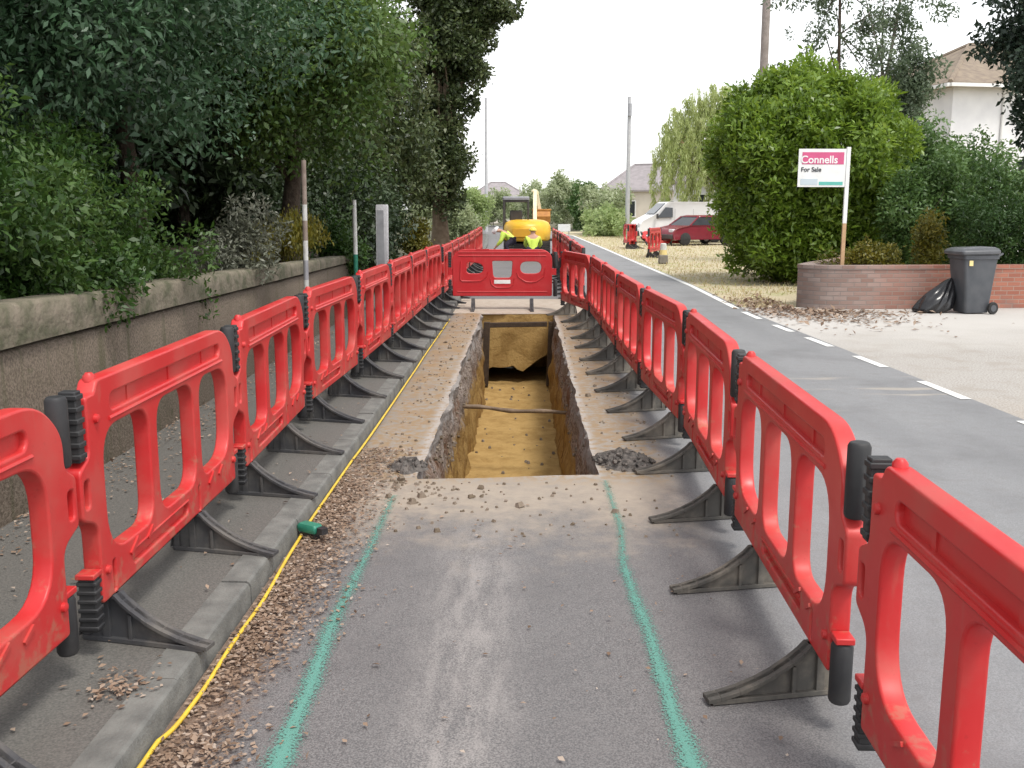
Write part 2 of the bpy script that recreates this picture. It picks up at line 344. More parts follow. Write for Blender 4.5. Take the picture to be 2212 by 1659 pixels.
LEAF = {
 'teal': leaf_mat("leaf_dark_teal", [(.018, .046, .019), (.031, .075, .031), (.058, .125, .056), (.110, .19, .115)], .28, .42, .55),
 'mid': leaf_mat("leaf_mid_green", [(.034, .072, .016), (.062, .118, .024), (.092, .165, .036), (.13, .205, .07)], .35, .42),
 'fine': leaf_mat("leaf_fine_green", [(.016, .044, .009), (.030, .074, .012), (.050, .108, .020), (.080, .14, .036)], .3),
 'olive': leaf_mat("leaf_olive_dark", [(.028, .046, .015), (.050, .076, .024), (.080, .108, .038), (.110, .128, .055)], .2),
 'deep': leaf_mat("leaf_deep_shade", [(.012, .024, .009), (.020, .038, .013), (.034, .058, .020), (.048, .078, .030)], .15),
 'grey': leaf_mat("leaf_grey_green", [(.085, .095, .062), (.135, .145, .10), (.19, .20, .15), (.25, .255, .20)], .2),
 'yellow': leaf_mat("leaf_yellow_green", [(.07, .075, .010), (.12, .12, .014), (.19, .165, .018), (.15, .16, .04)], .35),
 'laurel': leaf_mat("leaf_laurel", [(.070, .135, .012), (.125, .215, .022), (.185, .295, .038), (.245, .365, .08)], .38, .38, .55),
 'hedge': leaf_mat("leaf_hedge_green", [(.036, .082, .018), (.062, .128, .030), (.095, .175, .050), (.14, .23, .085)], .32, .4),
 'conif': leaf_mat("leaf_conifer", [(.020, .050, .013), (.032, .078, .019), (.050, .108, .027), (.068, .135, .038)], .25),
 'navy': leaf_mat("leaf_blue_dark", [(.014, .028, .018), (.024, .044, .028), (.038, .064, .040), (.06, .09, .065)], .2),
 'sparse': leaf_mat("leaf_sparse", [(.055, .085, .045), (.085, .125, .07), (.12, .165, .10), (.15, .19, .13)], .4),
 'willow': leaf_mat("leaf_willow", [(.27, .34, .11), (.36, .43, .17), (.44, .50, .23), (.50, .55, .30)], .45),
 'far': leaf_mat("leaf_far_hazed", [(.22, .27, .14), (.29, .35, .19), (.36, .41, .25), (.42, .46, .31)], .4),  # leaf colour paled to paint in the haze of distance
 'farlime': leaf_mat("leaf_far_lime_hazed", [(.20, .29, .10), (.27, .36, .14), (.33, .42, .19), (.39, .47, .24)], .4),  # lime leaves, likewise lightened with distance haze in the colour
 'litter': leaf_mat("dead_leaves", [(.13, .085, .058), (.22, .15, .105), (.32, .235, .175), (.44, .37, .31)], .1, .8, .2),
 'straw': leaf_mat("dry_grass", [(.36, .31, .15), (.46, .39, .22), (.56, .48, .31), (.32, .35, .13)], .3, .8, .2),
}
# ------------------------------------------------------------------ mesh helpers
def tag(o, label=None, cat=None, group=None, kind=None):
    if label: o['label'] = label
    if cat: o['category'] = cat
    if group: o['group'] = group
    if kind: o['kind'] = kind
    return o
def empty(name, loc=(0, 0, 0), rz=0.):
    o = bpy.data.objects.new(name, None); o.location = loc; o.rotation_euler = (0, 0, rz); o.empty_display_size = .2
    COL.objects.link(o); return o
def smooth(me, ang=35):
    me.polygons.foreach_set('use_smooth', [True] * len(me.polygons)); me.set_sharp_from_angle(angle=R(ang)); me.update()
def link(name, me, parent=None, mats=None, ang=35):
    o = bpy.data.objects.new(name, me); COL.objects.link(o)
    for m_ in (mats if isinstance(mats, (list, tuple)) else [mats]) if mats else []: me.materials.append(m_)
    if parent: o.parent = parent
    if ang: smooth(me, ang)
    return o
class MB:
    def __init__(s): s.v = []; s.f = []; s.mi = []; s.uv = None
    def add(s, vs, fs, mi=0):
        o = len(s.v); s.v += [tuple(q) for q in vs]; s.f += [tuple(i + o for i in f) for f in fs]; s.mi += [mi] * len(fs); return s
    def box(s, c, d, rot=None, mi=0, taper=1.):
        x, y, z = d[0] / 2, d[1] / 2, d[2] / 2
        vs = [Vector((sx * x * (taper if sz > 0 else 1), sy * y * (taper if sz > 0 else 1), sz * z)) for sz in (-1, 1) for sx, sy in ((-1, -1), (1, -1), (1, 1), (-1, 1))]
        if rot is not None: vs = [rot @ q for q in vs]
        c = Vector(c); return s.add([q + c for q in vs], [(3, 2, 1, 0), (4, 5, 6, 7), (0, 1, 5, 4), (1, 2, 6, 5), (2, 3, 7, 6), (3, 0, 4, 7)], mi)
    def tube(s, pts, rad, seg=8, mi=0, cap=True):
        pts = [Vector(p) for p in pts]; n = len(pts)
        rad = rad if isinstance(rad, (list, tuple)) else [rad] * n
        vs = []; up = None
        for i, p in enumerate(pts):
            d = (pts[min(i + 1, n - 1)] - pts[max(i - 1, 0)]).normalized()
            if up is None:
                up = Vector((0, 0, 1)) if abs(d.z) < .9 else Vector((1, 0, 0))
            a = d.cross(up).normalized(); b_ = a.cross(d).normalized(); up = b_
            for k in range(seg):
                t = 2 * math.pi * k / seg; vs.append(p + (a * math.cos(t) + b_ * math.sin(t)) * rad[i])
        fs = [(i * seg + k, i * seg + (k + 1) % seg, (i + 1) * seg + (k + 1) % seg, (i + 1) * seg + k) for i in range(n - 1) for k in range(seg)]
        if cap: fs += [tuple(range(seg))[::-1], tuple((n - 1) * seg + k for k in range(seg))]
        return s.add(vs, fs, mi)
    def prism(s, poly, axis, a, b_, mi=0):
        """polygon (2D) swept along an axis: 'x' -> (y,z), 'y' -> (x,z), 'z' -> (x,y)"""
        def P(u, v, t): return {'x': (t, u, v), 'y': (u, t, v), 'z': (u, v, t)}[axis]
        n = len(poly); vs = [P(u, v, a) for u, v in poly] + [P(u, v, b_) for u, v in poly]
        fs = [tuple(range(n))[::-1], tuple(range(n, 2 * n))] + [(i, (i + 1) % n, n + (i + 1) % n, n + i) for i in range(n)]
        return s.add(vs, fs, mi)
    def loft(s, rings, mi=0, cap=True):
        n = len(rings[0]); vs = [q for r in rings for q in r]
        fs = [(i * n + k, i * n + (k + 1) % n, (i + 1) * n + (k + 1) % n, (i + 1) * n + k) for i in range(len(rings) - 1) for k in range(n)]
        if cap: fs += [tuple(range(n))[::-1], tuple((len(rings) - 1) * n + k for k in range(n))]
        return s.add(vs, fs, mi)
    def build(s, name, mats, parent=None, ang=35, bevel=0., fix=True):
        me = bpy.data.meshes.new(name); me.from_pydata(s.v, [], s.f)
        me.polygons.foreach_set('material_index', s.mi)
        if fix:
            bm = bmesh.new(); bm.from_mesh(me); bmesh.ops.recalc_face_normals(bm, faces=bm.faces); bm.to_mesh(me); bm.free()
        o = link(name, me, parent, mats, ang)
        if bevel:
            md = o.modifiers.new("bevel", 'BEVEL'); md.width = bevel; md.segments = 2; md.limit_method = 'ANGLE'; md.angle_limit = R(40)
        return o
def rz(a): return Matrix.Rotation(a, 3, 'Z')
def rr_box(x0, x1, y0, y1, r, n=4):
    out = []
    for cx, cy, a0 in ((x1 - r, y0 + r, -90), (x1 - r, y1 - r, 0), (x0 + r, y1 - r, 90), (x0 + r, y0 + r, 180)):
        for k in range(n + 1):
            a = R(a0 + 90 * k / n); out.append((cx + r * math.cos(a), cy + r * math.sin(a)))
    return out
def fillet(pts, n=5):
    """pts: (x, y, r); rounded corners"""
    out = []; m = len(pts)
    for i in range(m):
        p = Vector(pts[i][:2]); a = Vector(pts[i - 1][:2]); c = Vector(pts[(i + 1) % m][:2]); r = pts[i][2]
        if r <= 0: out.append((p.x, p.y)); continue
        da = (a - p); dc = (c - p); r1 = min(r, da.length * .48); r2 = min(r, dc.length * .48)
        q0 = p + da.normalized() * r1; q2 = p + dc.normalized() * r2
        for k in range(n + 1):
            t = k / n; q = q0 * (1 - t) ** 2 + p * 2 * t * (1 - t) + q2 * t * t; out.append((q.x, q.y))
    return out
def area2(p): return sum(p[i - 1][0] * p[i][1] - p[i][0] * p[i - 1][1] for i in range(len(p)))
def eval_curve(cu):
    ob = bpy.data.objects.new("tmp", cu); COL.objects.link(ob)
    dg = bpy.context.evaluated_depsgraph_get(); dg.update()
    me = bpy.data.meshes.new_from_object(ob.evaluated_get(dg)); me.materials.clear()
    bpy.data.objects.remove(ob); bpy.data.curves.remove(cu); return me
def plate(outer, holes, half, bev):
    """plate in the XZ plane with holes and rounded edges, thickness 2*half along Y"""
    cu = bpy.data.curves.new("plate", 'CURVE'); cu.dimensions = '2D'; cu.fill_mode = 'BOTH'
    cu.extrude = half - bev; cu.bevel_depth = bev; cu.bevel_resolution = 2; cu.offset = -bev
    for k, p in enumerate([outer] + holes):
        if (area2(p) > 0) != (k == 0): p = p[::-1]
        sp = cu.splines.new('POLY'); sp.points.add(len(p) - 1); sp.use_cyclic_u = True
        for q, (x, y) in zip(sp.points, p): q.co = (x, y, 0, 1)
    me = eval_curve(cu); me.transform(Matrix.Rotation(R(90), 4, 'X')); return me
def merge_meshes(name, meshes):
    bm = bmesh.new()
    for m_ in meshes: bm.from_mesh(m_); bpy.data.meshes.remove(m_)
    me = bpy.data.meshes.new(name); bm.to_mesh(me); bm.free(); return me
def text_mesh(body, size, extrude=.0015):
    cu = bpy.data.curves.new("t", 'FONT'); cu.body = body; cu.size = size; cu.extrude = extrude; cu.offset = size * .018
    me = eval_curve(cu); me.transform(Matrix.Rotation(R(90), 4, 'X')); return me
def copy_tree(o, parent=None):
    c = o.copy(); COL.objects.link(c)
    if parent: c.parent = parent
    for ch in list(o.children): copy_tree(ch, c)
    return c
def flat(name, poly, z, m_, label=None):
    me = bpy.data.meshes.new(name); bm = bmesh.new()
    bm.faces.new([bm.verts.new((x, y, z)) for x, y in poly]); bmesh.ops.triangulate(bm, faces=bm.faces)
    for f in bm.faces:
        if f.normal.z < 0: f.normal_flip()
    bm.to_mesh(me); bm.free()
    return tag(link(name, me, None, m_, 0), label, None, None, 'structure')
ORD = ['first', 'second', 'third', 'fourth', 'fifth', 'sixth', 'seventh', 'eighth', 'ninth', 'tenth', 'eleventh', 'twelfth']

# ------------------------------------------------------------------ the setting
LEFT_E = [(-6, -1.19), (0, -1.19), (15, -1.185), (22, -1.24), (30, -1.42), (45, -1.75), (62, -2.4), (80, -4.6), (100, -10), (125, -22)]
RIGHT_E = [(-6, 4.55), (0, 4.35), (8, 4.04), (12, 3.86), (16, 3.68), (22, 3.70), (29, 3.56), (43, 3.30), (61, 2.9), (80, .9), (100, -4.0), (125, -15)]
def interp(tab, y):
    for (a, b_), (c, d) in zip(tab, tab[1:]):
        if a <= y <= c: return b_ + (d - b_) * (y - a) / (c - a)
    return tab[-1][1]
rnd = random.Random(5)
def ragged(p, q, n, amp, out):
    p, q = Vector(p), Vector(q); d = (q - p); nn = Vector((d.y, -d.x)).normalized(); res = []
    for i in range(n):
        t = i / n; a = amp * (mnoise.noise(Vector((p.x * 3 + t * d.length * 1.7, p.y, 3.1))) * 1.3 + mnoise.noise(Vector((t * d.length * 6, p.y * 2, 7))) * .7)
        res.append(p + d * t + nn * a)
    return res
C1, C2, C3, C4 = (-.69, 6.13), (.455, 6.25), (.435, 16.15), (-.73, 16.05)
near_e = ragged(C1, C2, 24, .018, 1); right_e = ragged(C2, C3, 190, .014, 1); far_e = ragged(C3, C4, 10, .0, 1); left_e = ragged(C4, C1, 190, .024, 1)
outline = near_e + right_e + far_e + left_e          # ccw, open cut in the road
# road sheet with the cut left open
bm = bmesh.new()
ys = [-6 + 1.5 * i for i in range(24)] + [32 + 4 * i for i in range(24)]
rim = [(interp(LEFT_E, y), y) for y in ys] + [(interp(RIGHT_E, y), y) for y in reversed(ys)]
def loop(pts, z):
    vs = [bm.verts.new((p[0], p[1], z)) for p in pts]
    return [bm.edges.new((vs[i - 1], vs[i])) for i in range(len(vs))]
ed = loop(rim, .004) + loop([tuple(p) for p in outline], .004)
bmesh.ops.triangle_fill(bm, edges=ed, use_beauty=True)
for f in list(bm.faces):
    c = f.calc_center_median()
    if -.62 < c.x < .38 and 6.35 < c.y < 15.9: bm.faces.remove(f)
    elif f.normal.z < 0: f.normal_flip()
me = bpy.data.meshes.new("road"); bm.to_mesh(me); bm.free()
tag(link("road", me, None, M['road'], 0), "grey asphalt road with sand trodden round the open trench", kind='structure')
# the cut: walls, floor, end face with undercut
DEPTH = [0, -.025, -.05, -.08, -.11, -.14, -.18, -.22, -.26, -.31, -.36, -.42, -.48, -.55, -.62, -.70, -.78, -.86, -.95, -1.04, -1.13]
mb = MB(); ring = [p for p in left_e + near_e + right_e] + [Vector(C3)]
cx0 = -.13
def wall_pt(i, p, z):
    k = -z / 1.13; q = Vector((p.x, p.y))
    nx = mnoise.noise(Vector((p.x * 2 + z * 3, p.y * 2.2, z * 4))) * .055 + mnoise.noise(Vector((p.x * 9, p.y * 9, z * 9))) * .024 + mnoise.noise(Vector((p.x * 24, p.y * 22, z * 24))) * .006
    inset = .075 * k + (nx if z < -.01 else 0) - (.012 if -.2 < z < -.03 else 0)
    if abs(p.y - 6.2) < .12: q.y += inset * .5
    else: q.x += inset * (1 if p.x < cx0 else -1)
    return (q.x, q.y, z + .004)
n = len(ring)
vs = [wall_pt(i, p, z) for z in DEPTH for i, p in enumerate(ring)]
fs = [(r * n + i, r * n + i + 1, (r + 1) * n + i + 1, (r + 1) * n + i) for r in range(len(DEPTH) - 1) for i in range(n - 1)]
mb.add(vs, fs)
YE = 16.1
jag = [(-.74, -.93), (-.55, -.86), (-.42, -.875), (-.30, -.86), (-.22, -.84), (-.15, -.90), (-.06, -.93), (.0, -.88), (.07, -.83), (.16, -.76), (.25, -.70), (.33, -.66), (.45, -.60)]
mbw = mb; mb = MB()
for (xa, za), (xb, zb) in zip(jag, jag[1:]):       # face above the undercut, in columns
    for t0, t1 in ((0, .35), (.35, .7), (.7, 1)):
        mb.add([(xa, YE + .03 * math.sin(xa * 9 + t0 * 5), za * t0), (xb, YE + .03 * math.sin(xb * 9 + t0 * 5), zb * t0), (xb, YE + .03 * math.sin(xb * 9 + t1 * 5), zb * t1), (xa, YE + .03 * math.sin(xa * 9 + t1 * 5), za * t1)], [(0, 1, 2, 3)])
    mbw.add([(xa, YE, za), (xb, YE, zb), (xb, YE + 1.6, zb - .05), (xa, YE + 1.6, za - .05)], [(0, 1, 2, 3)])   # roof of the undercut
tag(mb.build('trench_end_face', M['clay'], None, 60), 'sandy clay face closing the far end of the trench', kind='structure'); mb = mbw
mb.add([(-.74, YE, -.5), (-.74, YE + 1.6, -.5), (-.74, YE + 1.6, -1.13), (-.74, YE, -1.13)], [(0, 1, 2, 3)])
mb.add([(.45, YE, -.5), (.45, YE + 1.6, -.5), (.45, YE + 1.6, -1.13), (.45, YE, -1.13)], [(0, 1, 2, 3)])
mb.add([(-.74, YE + 1.6, -.4), (.45, YE + 1.6, -.4), (.45, YE + 1.6, -1.13), (-.74, YE + 1.6, -1.13)], [(0, 1, 2, 3)])
tr = mb.build("trench", M['cut'], None, 60)
tag(tr, "open sandy trench cut into the road between the barriers", kind='structure')
mb = MB(); nx_, ny_ = 14, 110
vs = [(-.78 + 1.27 * i / nx_, 5.9 + 11.8 * j / ny_, -1.12 + .028 * mnoise.noise(Vector((i * .35, j * .32, 1))) + .02 * mnoise.noise(Vector((i * .9, j * .8, 4)))) for j in range(ny_ + 1) for i in range(nx_ + 1)]
mb.add(vs, [(j * (nx_ + 1) + i, j * (nx_ + 1) + i + 1, (j + 1) * (nx_ + 1) + i + 1, (j + 1) * (nx_ + 1) + i) for j in range(ny_) for i in range(nx_)])
tag(mb.build("trench_floor", M['clay'], None, 60), "yellow clay floor of the trench", kind='structure')
# ground sheet to the horizon, left open under the cut
mb = MB()
for x0, x1, y0, y1 in ((-320, -1, -60, 420), (1, 320, -60, 420), (-1, 1, -60, 5.5), (-1, 1, 18, 420)):
    mb.add([(x0, y0, -.03), (x1, y0, -.03), (x1, y1, -.03), (x0, y1, -.03)], [(0, 1, 2, 3)])
tag(mb.build("ground", M['ground'], None, 0), "ground to the horizon", kind='structure')
# pale slab across the road in front of the cross barrier
mb = MB(); mb.box((-.13, 17.45, -.02), (2.2, 2.5, .064)); tag(mb.build("concrete_slab", M['concrete'], None, 30, .008), "pale strip of concrete across the far end of the trench", kind='structure')
# apron, verge
yy = [-6, 0, 4, 8, 12, 16, 17.3]
flat("apron", [(interp(RIGHT_E, y) - .05, y) for y in yy] + [(40, 17.3), (40, -6)], 0., M['apron'], "pale concrete drive mouth beside the road")
yy = [17.0, 20, 25, 30, 36, 43, 52, 61, 72]
flat("verge", [(interp(RIGHT_E, y) - .05, y) for y in yy] + [(30, 72), (30, 17.0)], -.006, M['verge'], "dry straw-coloured grass verge")
# footway and kerb
yy = [-6, 0, 8, 15, 22, 30, 45, 62]
flat("pavement", [(interp(LEFT_E, y) - .12, y) for y in yy] + [(interp(LEFT_E, y) - 1.62, y) for y in reversed(yy)], .098, M['pave'], "grey asphalt pavement behind the left row of barriers")
mb = MB(); y = -4.0
while y < 60:
    L_ = .9; x = interp(LEFT_E, y + .45); a = math.atan2(interp(LEFT_E, y + .9) - interp(LEFT_E, y), .9)
    prof = [(-.065, -.2), (.067, -.2), (.063, .078), (.056, .095), (.044, .1015), (-.065, .103)]
    jx = .004 * rnd.uniform(-1, 1); jz = .003 * rnd.uniform(-1, 1)
    ring_ = [[Vector((x - .065 + jx + px - math.tan(a) * 0, yq, pz + jz)) for px, pz in prof] for yq in (y + .004, y + L_ - .004)]
    mb.loft(ring_); y += L_
tag(mb.build("kerb", M['kerb'], None, 22), "line of grey concrete kerb stones", kind='structure')
# road markings: dashes at the drive mouth, then a solid edge line
DASH = [(4.15, 5.45), (6.35, 7.93), (8.86, 9.80), (10.69, 11.5), (12.3, 13.17), (13.8, 14.6), (15.4, 16.45)]
LINE = [(4, 4.16), (6.5, 4.06), (8.4, 3.96), (10.2, 3.88), (11.9, 3.78), (13.5, 3.68), (14.9, 3.60), (16.5, 3.56), (22, 3.60), (29, 3.46), (43, 3.2), (61, 2.8), (80, .8), (100, -4.1)]
for a, c in DASH:
    q = [(interp(LINE, a) - .05, a), (interp(LINE, a) + .05, a), (interp(LINE, c) + .05, c), (interp(LINE, c) - .05, c)]
    flat("road_marking", q, .009, M['white_line'], "white dash painted along the road edge at the drive mouth")
yy = [17.0, 18, 20, 22, 25, 29, 33, 38, 43, 50, 61, 70, 80, 100]
flat("edge_line", [(interp(LINE, y) - .055, y) for y in yy] + [(interp(LINE, y) + .055, y) for y in reversed(yy)], .009, M['white_line'], "solid white line along the right road edge")
# sprayed blue-green lines from the corners of the cut
def spray(pts, wid):
    me = bpy.data.meshes.new("spray_line"); bm = bmesh.new(); uvl = bm.loops.layers.uv.new("UVMap"); pv = None; nn = len(pts)
    P = []
    for i in range(nn - 1):
        for k in range(8):
            t = k / 8; P.append(Vector(pts[i]).lerp(Vector(pts[i + 1]), t))
    P.append(Vector(pts[-1])); N_ = len(P)
    for i, p in enumerate(P):
        wv = wid * (1.1 + .10 * math.sin(i * .83) + .08 * math.sin(i * .31)); dx = .004 * math.sin(i * .37)
        cur = (bm.verts.new((p.x + dx - wv / 2, p.y, .010)), bm.verts.new((p.x + dx + wv / 2, p.y, .010)))
        if pv:
            f = bm.faces.new((pv[0], pv[1], cur[1], cur[0]))
            for lp, u in zip(f.loops, ((0, (i - 1) / N_), (1, (i - 1) / N_), (1, i / N_), (0, i / N_))): lp[uvl].uv = u
        pv = cur
    bm.to_mesh(me); bm.free()
    return tag(link("spray_line", me, None, M['spray'], 0), "blue-green line sprayed on the asphalt", kind='structure')
spray([(-.755, 2.2), (-.765, 2.83), (-.77, 3.3), (-.80, 3.75), (-.79, 4.4), (-.79, 5.0), (-.785, 5.75)], .125)
spray([(.525, 2.2), (.512, 2.85), (.50, 3.4), (.49, 3.95), (.47, 4.6), (.505, 5.2), (.50, 6.1)], .115)
# garden earth behind the wall
mb = MB()
vs = [(-2.84 - 1.3 * i, 1.0 + 1.0 * j, .93 + .05 * i + .05 * mnoise.noise(Vector((i, j * .6, 2)))) for j in range(18) for i in range(14)]
mb.add(vs, [(j * 14 + i + 1, j * 14 + i, (j + 1) * 14 + i, (j + 1) * 14 + i + 1) for j in range(17) for i in range(13)])
tag(mb.build("garden_soil", M['soil'], None, 60), "dark shaded garden earth behind the wall", kind='structure')

# ------------------------------------------------------------------ walls
root = empty("retaining_wall", (-2.67, 2, .1)); tag(root, "rendered grey-brown retaining wall along the left pavement under the trees", "wall")
def strip_wall(name, x0, x1, ya, yb, zf0, zf1, m_, parent, n=26, bulge=.012):
    """a wall length with a slightly uneven front; zf0/zf1 give bottom and top at y"""
    mb = MB(); rings = []
    for j in range(n + 1):
        y = ya + (yb - ya) * j / n; b0, t0 = zf0(y), zf1(y)
        w1 = bulge * mnoise.noise(Vector((y * 1.3, 1, 2))); w2 = bulge * 1.4 * mnoise.noise(Vector((y * 2.2, 5, 2)))
        rings.append([Vector((x0, y, b0)), Vector((x1 + w1, y, b0)), Vector((x1 + w2, y, (b0 + t0) / 2)), Vector((x1 + w1 * .5, y, t0 - .02)), Vector((x1 - .02, y, t0 + w2)), Vector((x0, y, t0))])
    mb.loft(rings); o = mb.build(name, m_, None, 50)
    o.parent = parent; o.matrix_parent_inverse = Matrix.Translation(-Vector(parent.location)); return o
gz = lambda y: .99 - .010 * (y - 5)
strip_wall("wall_face", -2.80, -2.665, 1.2, 15.1, lambda y: -.1, lambda y: gz(y) - .02, M['retain'], root)
strip_wall("coping", -2.85, -2.640, 1.2, 15.1, lambda y: gz(y) + .004, lambda y: gz(y) + .225 - .012 * (y - 5), mat("coping_concrete", (.20, .17, .128), (.085, .085, .05), .95, 7, 8, bump=.6, space='World'), root)
# brick wall with a rounded end at the drive mouth
path = [(6.3, 20.2), (5.55, 18.9), (5.0, 18.05)]
for k in range(1, 7):
    a = R(180 + 90 * k / 7); path.append((4.66 + .62 + .62 * math.cos(a), 17.55 + .60 * math.sin(a)))
path += [(5.45 + .9 * i, 16.955 + .085 * i) for i in range(0, 11)]
root = empty("brick_wall", (5.2, 17, 0)); tag(root, "low brick garden wall with a rounded left end, redder towards the right", "wall")
def brick_strip(name, path, th, z0, z1, m_, out=0.):
    bm = bmesh.new(); uvl = bm.loops.layers.uv.new("UVMap"); P = [Vector(p) for p in path]; s_ = 0; prev = None
    for i, p in enumerate(P):
        d = (P[min(i + 1, len(P) - 1)] - P[max(i - 1, 0)]).normalized(); nn = Vector((d.y, -d.x))
        if i: s_ += (p - P[i - 1]).length
        fa = p + nn * out; ba = p - nn * (th + out)
        cur = [bm.verts.new((fa.x, fa.y, z0)), bm.verts.new((fa.x, fa.y, z1)), bm.verts.new((ba.x, ba.y, z1)), bm.verts.new((ba.x, ba.y, z0))]
        if prev:
            for k, (ua, ub) in enumerate(((z0, z1), (z1, z1 + th), (z1 + th, z1 + th + .7))):
                f = bm.faces.new((prev[0][k], cur[k], cur[k + 1], prev[0][k + 1]))
                for lp, u in zip(f.loops, ((prev[1], ua), (s_, ua), (s_, ub), (prev[1], ub))): lp[uvl].uv = u
        else:
            bm.faces.new(cur)
        prev = (cur, s_)
    bm.faces.new(prev[0]); bmesh.ops.recalc_face_normals(bm, faces=bm.faces)
    me = bpy.data.meshes.new(name); bm.to_mesh(me); bm.free(); o = link(name, me, root, m_, 45)
    o.matrix_parent_inverse = Matrix.Translation(-Vector(root.location)); return o
brick_strip("wall_face", path, .215, -.05, .665, M['brick'])
brick_strip("coping", path, .215, .668, .735, M['brick'], .012)

# ------------------------------------------------------------------ safety barriers
PITCH = 1.975
def barrier_panel(FX):
    o_ = fillet([(.13, .185, .02), (1.835, .185, .02), (1.835, .485, .05), (1.955, .53, .02), (1.955, .705, .02), (1.885, .745, .03), (1.885, .875, .09), (1.735, 1.0, .12),
                 (.20, 1.0, .02), (.17, .955, .015), (.10, .955, .02), (.10, .745, .03), (.015, .705, .02), (.015, .53, .02), (.13, .485, .05)], 6)
    wl = fillet([(.215, .345, .17), (.665, .335, .10), (.665, .815, .12), (.215, .815, .14)], 7)
    wm = fillet([(.755, .335, .11), (1.22, .335, .11), (1.22, .815, .12), (.755, .815, .12)], 7)
    wr = fillet([(1.31, .335, .10), (1.755, .345, .17), (1.755, .805, .16), (1.31, .815, .12)], 7)
    s1 = rr_box(.30, 1.66, .868, .930, .03); s2 = rr_box(FX[0] + .18, FX[1] - .16, .232, .282, .024)
    e1 = rr_box(.04, .082, .565, .665, .012, 2); e2 = rr_box(1.888, 1.93, .565, .665, .012, 2)
    ft = [rr_box(x - .011, x + .011, .195, .315, .008, 2) for x in FX]
    meshes = [plate(o_, [wl, wm, wr, s1, s2, e1, e2] + ft, .034, .009)]
    b = MB()
    b.box((.98, 0, .895), (1.42, .022, .10)); b.box(((FX[0] + FX[1]) / 2 + .01, 0, .257), (FX[1] - FX[0] - .30, .022, .085))
    for x in FX: b.box((x, .006, .255), (.045, .020, .12))
    b.box((.06, .004, .615), (.06, .016, .13)); b.box((1.91, .004, .615), (.06, .016, .13))
    for k in range(3): b.box((.52 + .46 * k, 0, .895), (.025, .034, .07))   # ribs across the long slot
    # bosses, knob and short moulded ribs
    def disc(x, z, r): b.tube([(x, -.030, z), (x, -.046, z), (x, -.050, z)], [r, r * .9, r * .4], 10)
    for x, z in ((.165, .865), (1.795, .30), (.175, .30)): disc(x, z, .018)
    b.tube([(.215, 0, .99), (.215, 0, 1.010), (.215, 0, 1.022)], [.023, .022, .012], 10)
    for x, dx in ((.43, .09), (1.42, .09), (.60, .07), (1.57, .07)):
        b.box((x, -.035, .305), (dx, .014, .014), Matrix.Rotation(R(-28), 3, 'Y'))
    for z in (.842,): b.tube([(.28, -.033, z), (1.68, -.033, z)], .009, 6)
    for z in (.292,): b.tube([(FX[0] + .18, -.033, z), (FX[1] - .16, -.033, z)], .006, 6)
    me2 = bpy.data.meshes.new("b"); me2.from_pydata(b.v, [], b.f); meshes.append(me2)
    return merge_meshes("panel", meshes)
def barrier_foot():
    """rubber foot: tall at the panel, sweeping down to a thin toe on the -y side"""
    top = [(-.415, .024), (-.37, .030), (-.30, .046), (-.23, .070), (-.17, .098), (-.11, .135), (-.07, .165), (-.045, .19), (.045, .19), (.075, .16), (.10, .10), (.115, .03)]
    bot = [(.115, 0), (.05, 0), (.03, .012), (-.20, .012), (-.23, 0), (-.405, 0)]
    b = MB(); b.prism(top + bot, 'x', -.012, .012)
    for (y0, z0), (y1, z1) in zip(top, top[1:]):
        for_w = .030
        b.add([(-for_w, y0, z0 - .016), (for_w, y0, z0 - .016), (for_w, y0, z0), (-for_w, y0, z0), (-for_w, y1, z1 - .016), (for_w, y1, z1 - .016), (for_w, y1, z1), (-for_w, y1, z1)],
              [(0, 1, 2, 3), (7, 6, 5, 4), (0, 4, 5, 1), (1, 5, 6, 2), (2, 6, 7, 3), (3, 7, 4, 0)])
    b.box((0, -.15, .011), (.058, .50, .018)); b.box((0, 0, .10), (.05, .030, .18)); b.box((0, -.10, .06), (.05, .014, .11)); b.box((0, .085, .07), (.046, .03, .10))
    return b
def connector(kind, x, z0, z1):
    b = MB()
    if kind == 'tube':
        b.tube([(x, 0, z0), (x, 0, z0 + .012), (x, 0, z1 - .014), (x, 0, z1)], [.030, .036, .036, .029], 14)
    else:
        b.box((x, 0, (z0 + z1) / 2), (.046, .060, z1 - z0))
        for k in range(6): b.box((x, 0, z0 + (z1 - z0) * (k + .5) / 6), (.056, .072, (z1 - z0) / 13))
    return b
def make_barrier(foot_m, FX, swivel):
    r = empty("safety_barrier")
    pm = barrier_panel(FX); link("panel", pm, r, M['red'], 40)
    fm = None
    for x in FX:
        if fm is None: f = barrier_foot().build("foot", foot_m, r, 30, .003); fm = f.data
        else:
            f = bpy.data.objects.new("foot", fm); COL.objects.link(f); f.parent = r
            md = f.modifiers.new("bevel", 'BEVEL'); md.width = .003; md.segments = 2; md.limit_method = 'ANGLE'
        f.location.x = x; f.rotation_euler.z = R(swivel)
    for kind, x, z0, z1 in (('rib', .052, .735, .985), ('rib', .092, .10, .30), ('tube', 1.922, .742, .985), ('tube', 1.872, .10, .31)):
        connector(kind, x, z0, z1).build("connector", M['black'], r, 35, .004)
    for c_, d_ in (((1.872, 0, .322), (.07, .062, .022)), ((.092, 0, .312), (.07, .07, .020))):
        b = MB(); b.box(c_, d_); b.build("connector_cap", M['red'], r, 35, .004)
    return r
proto = {}
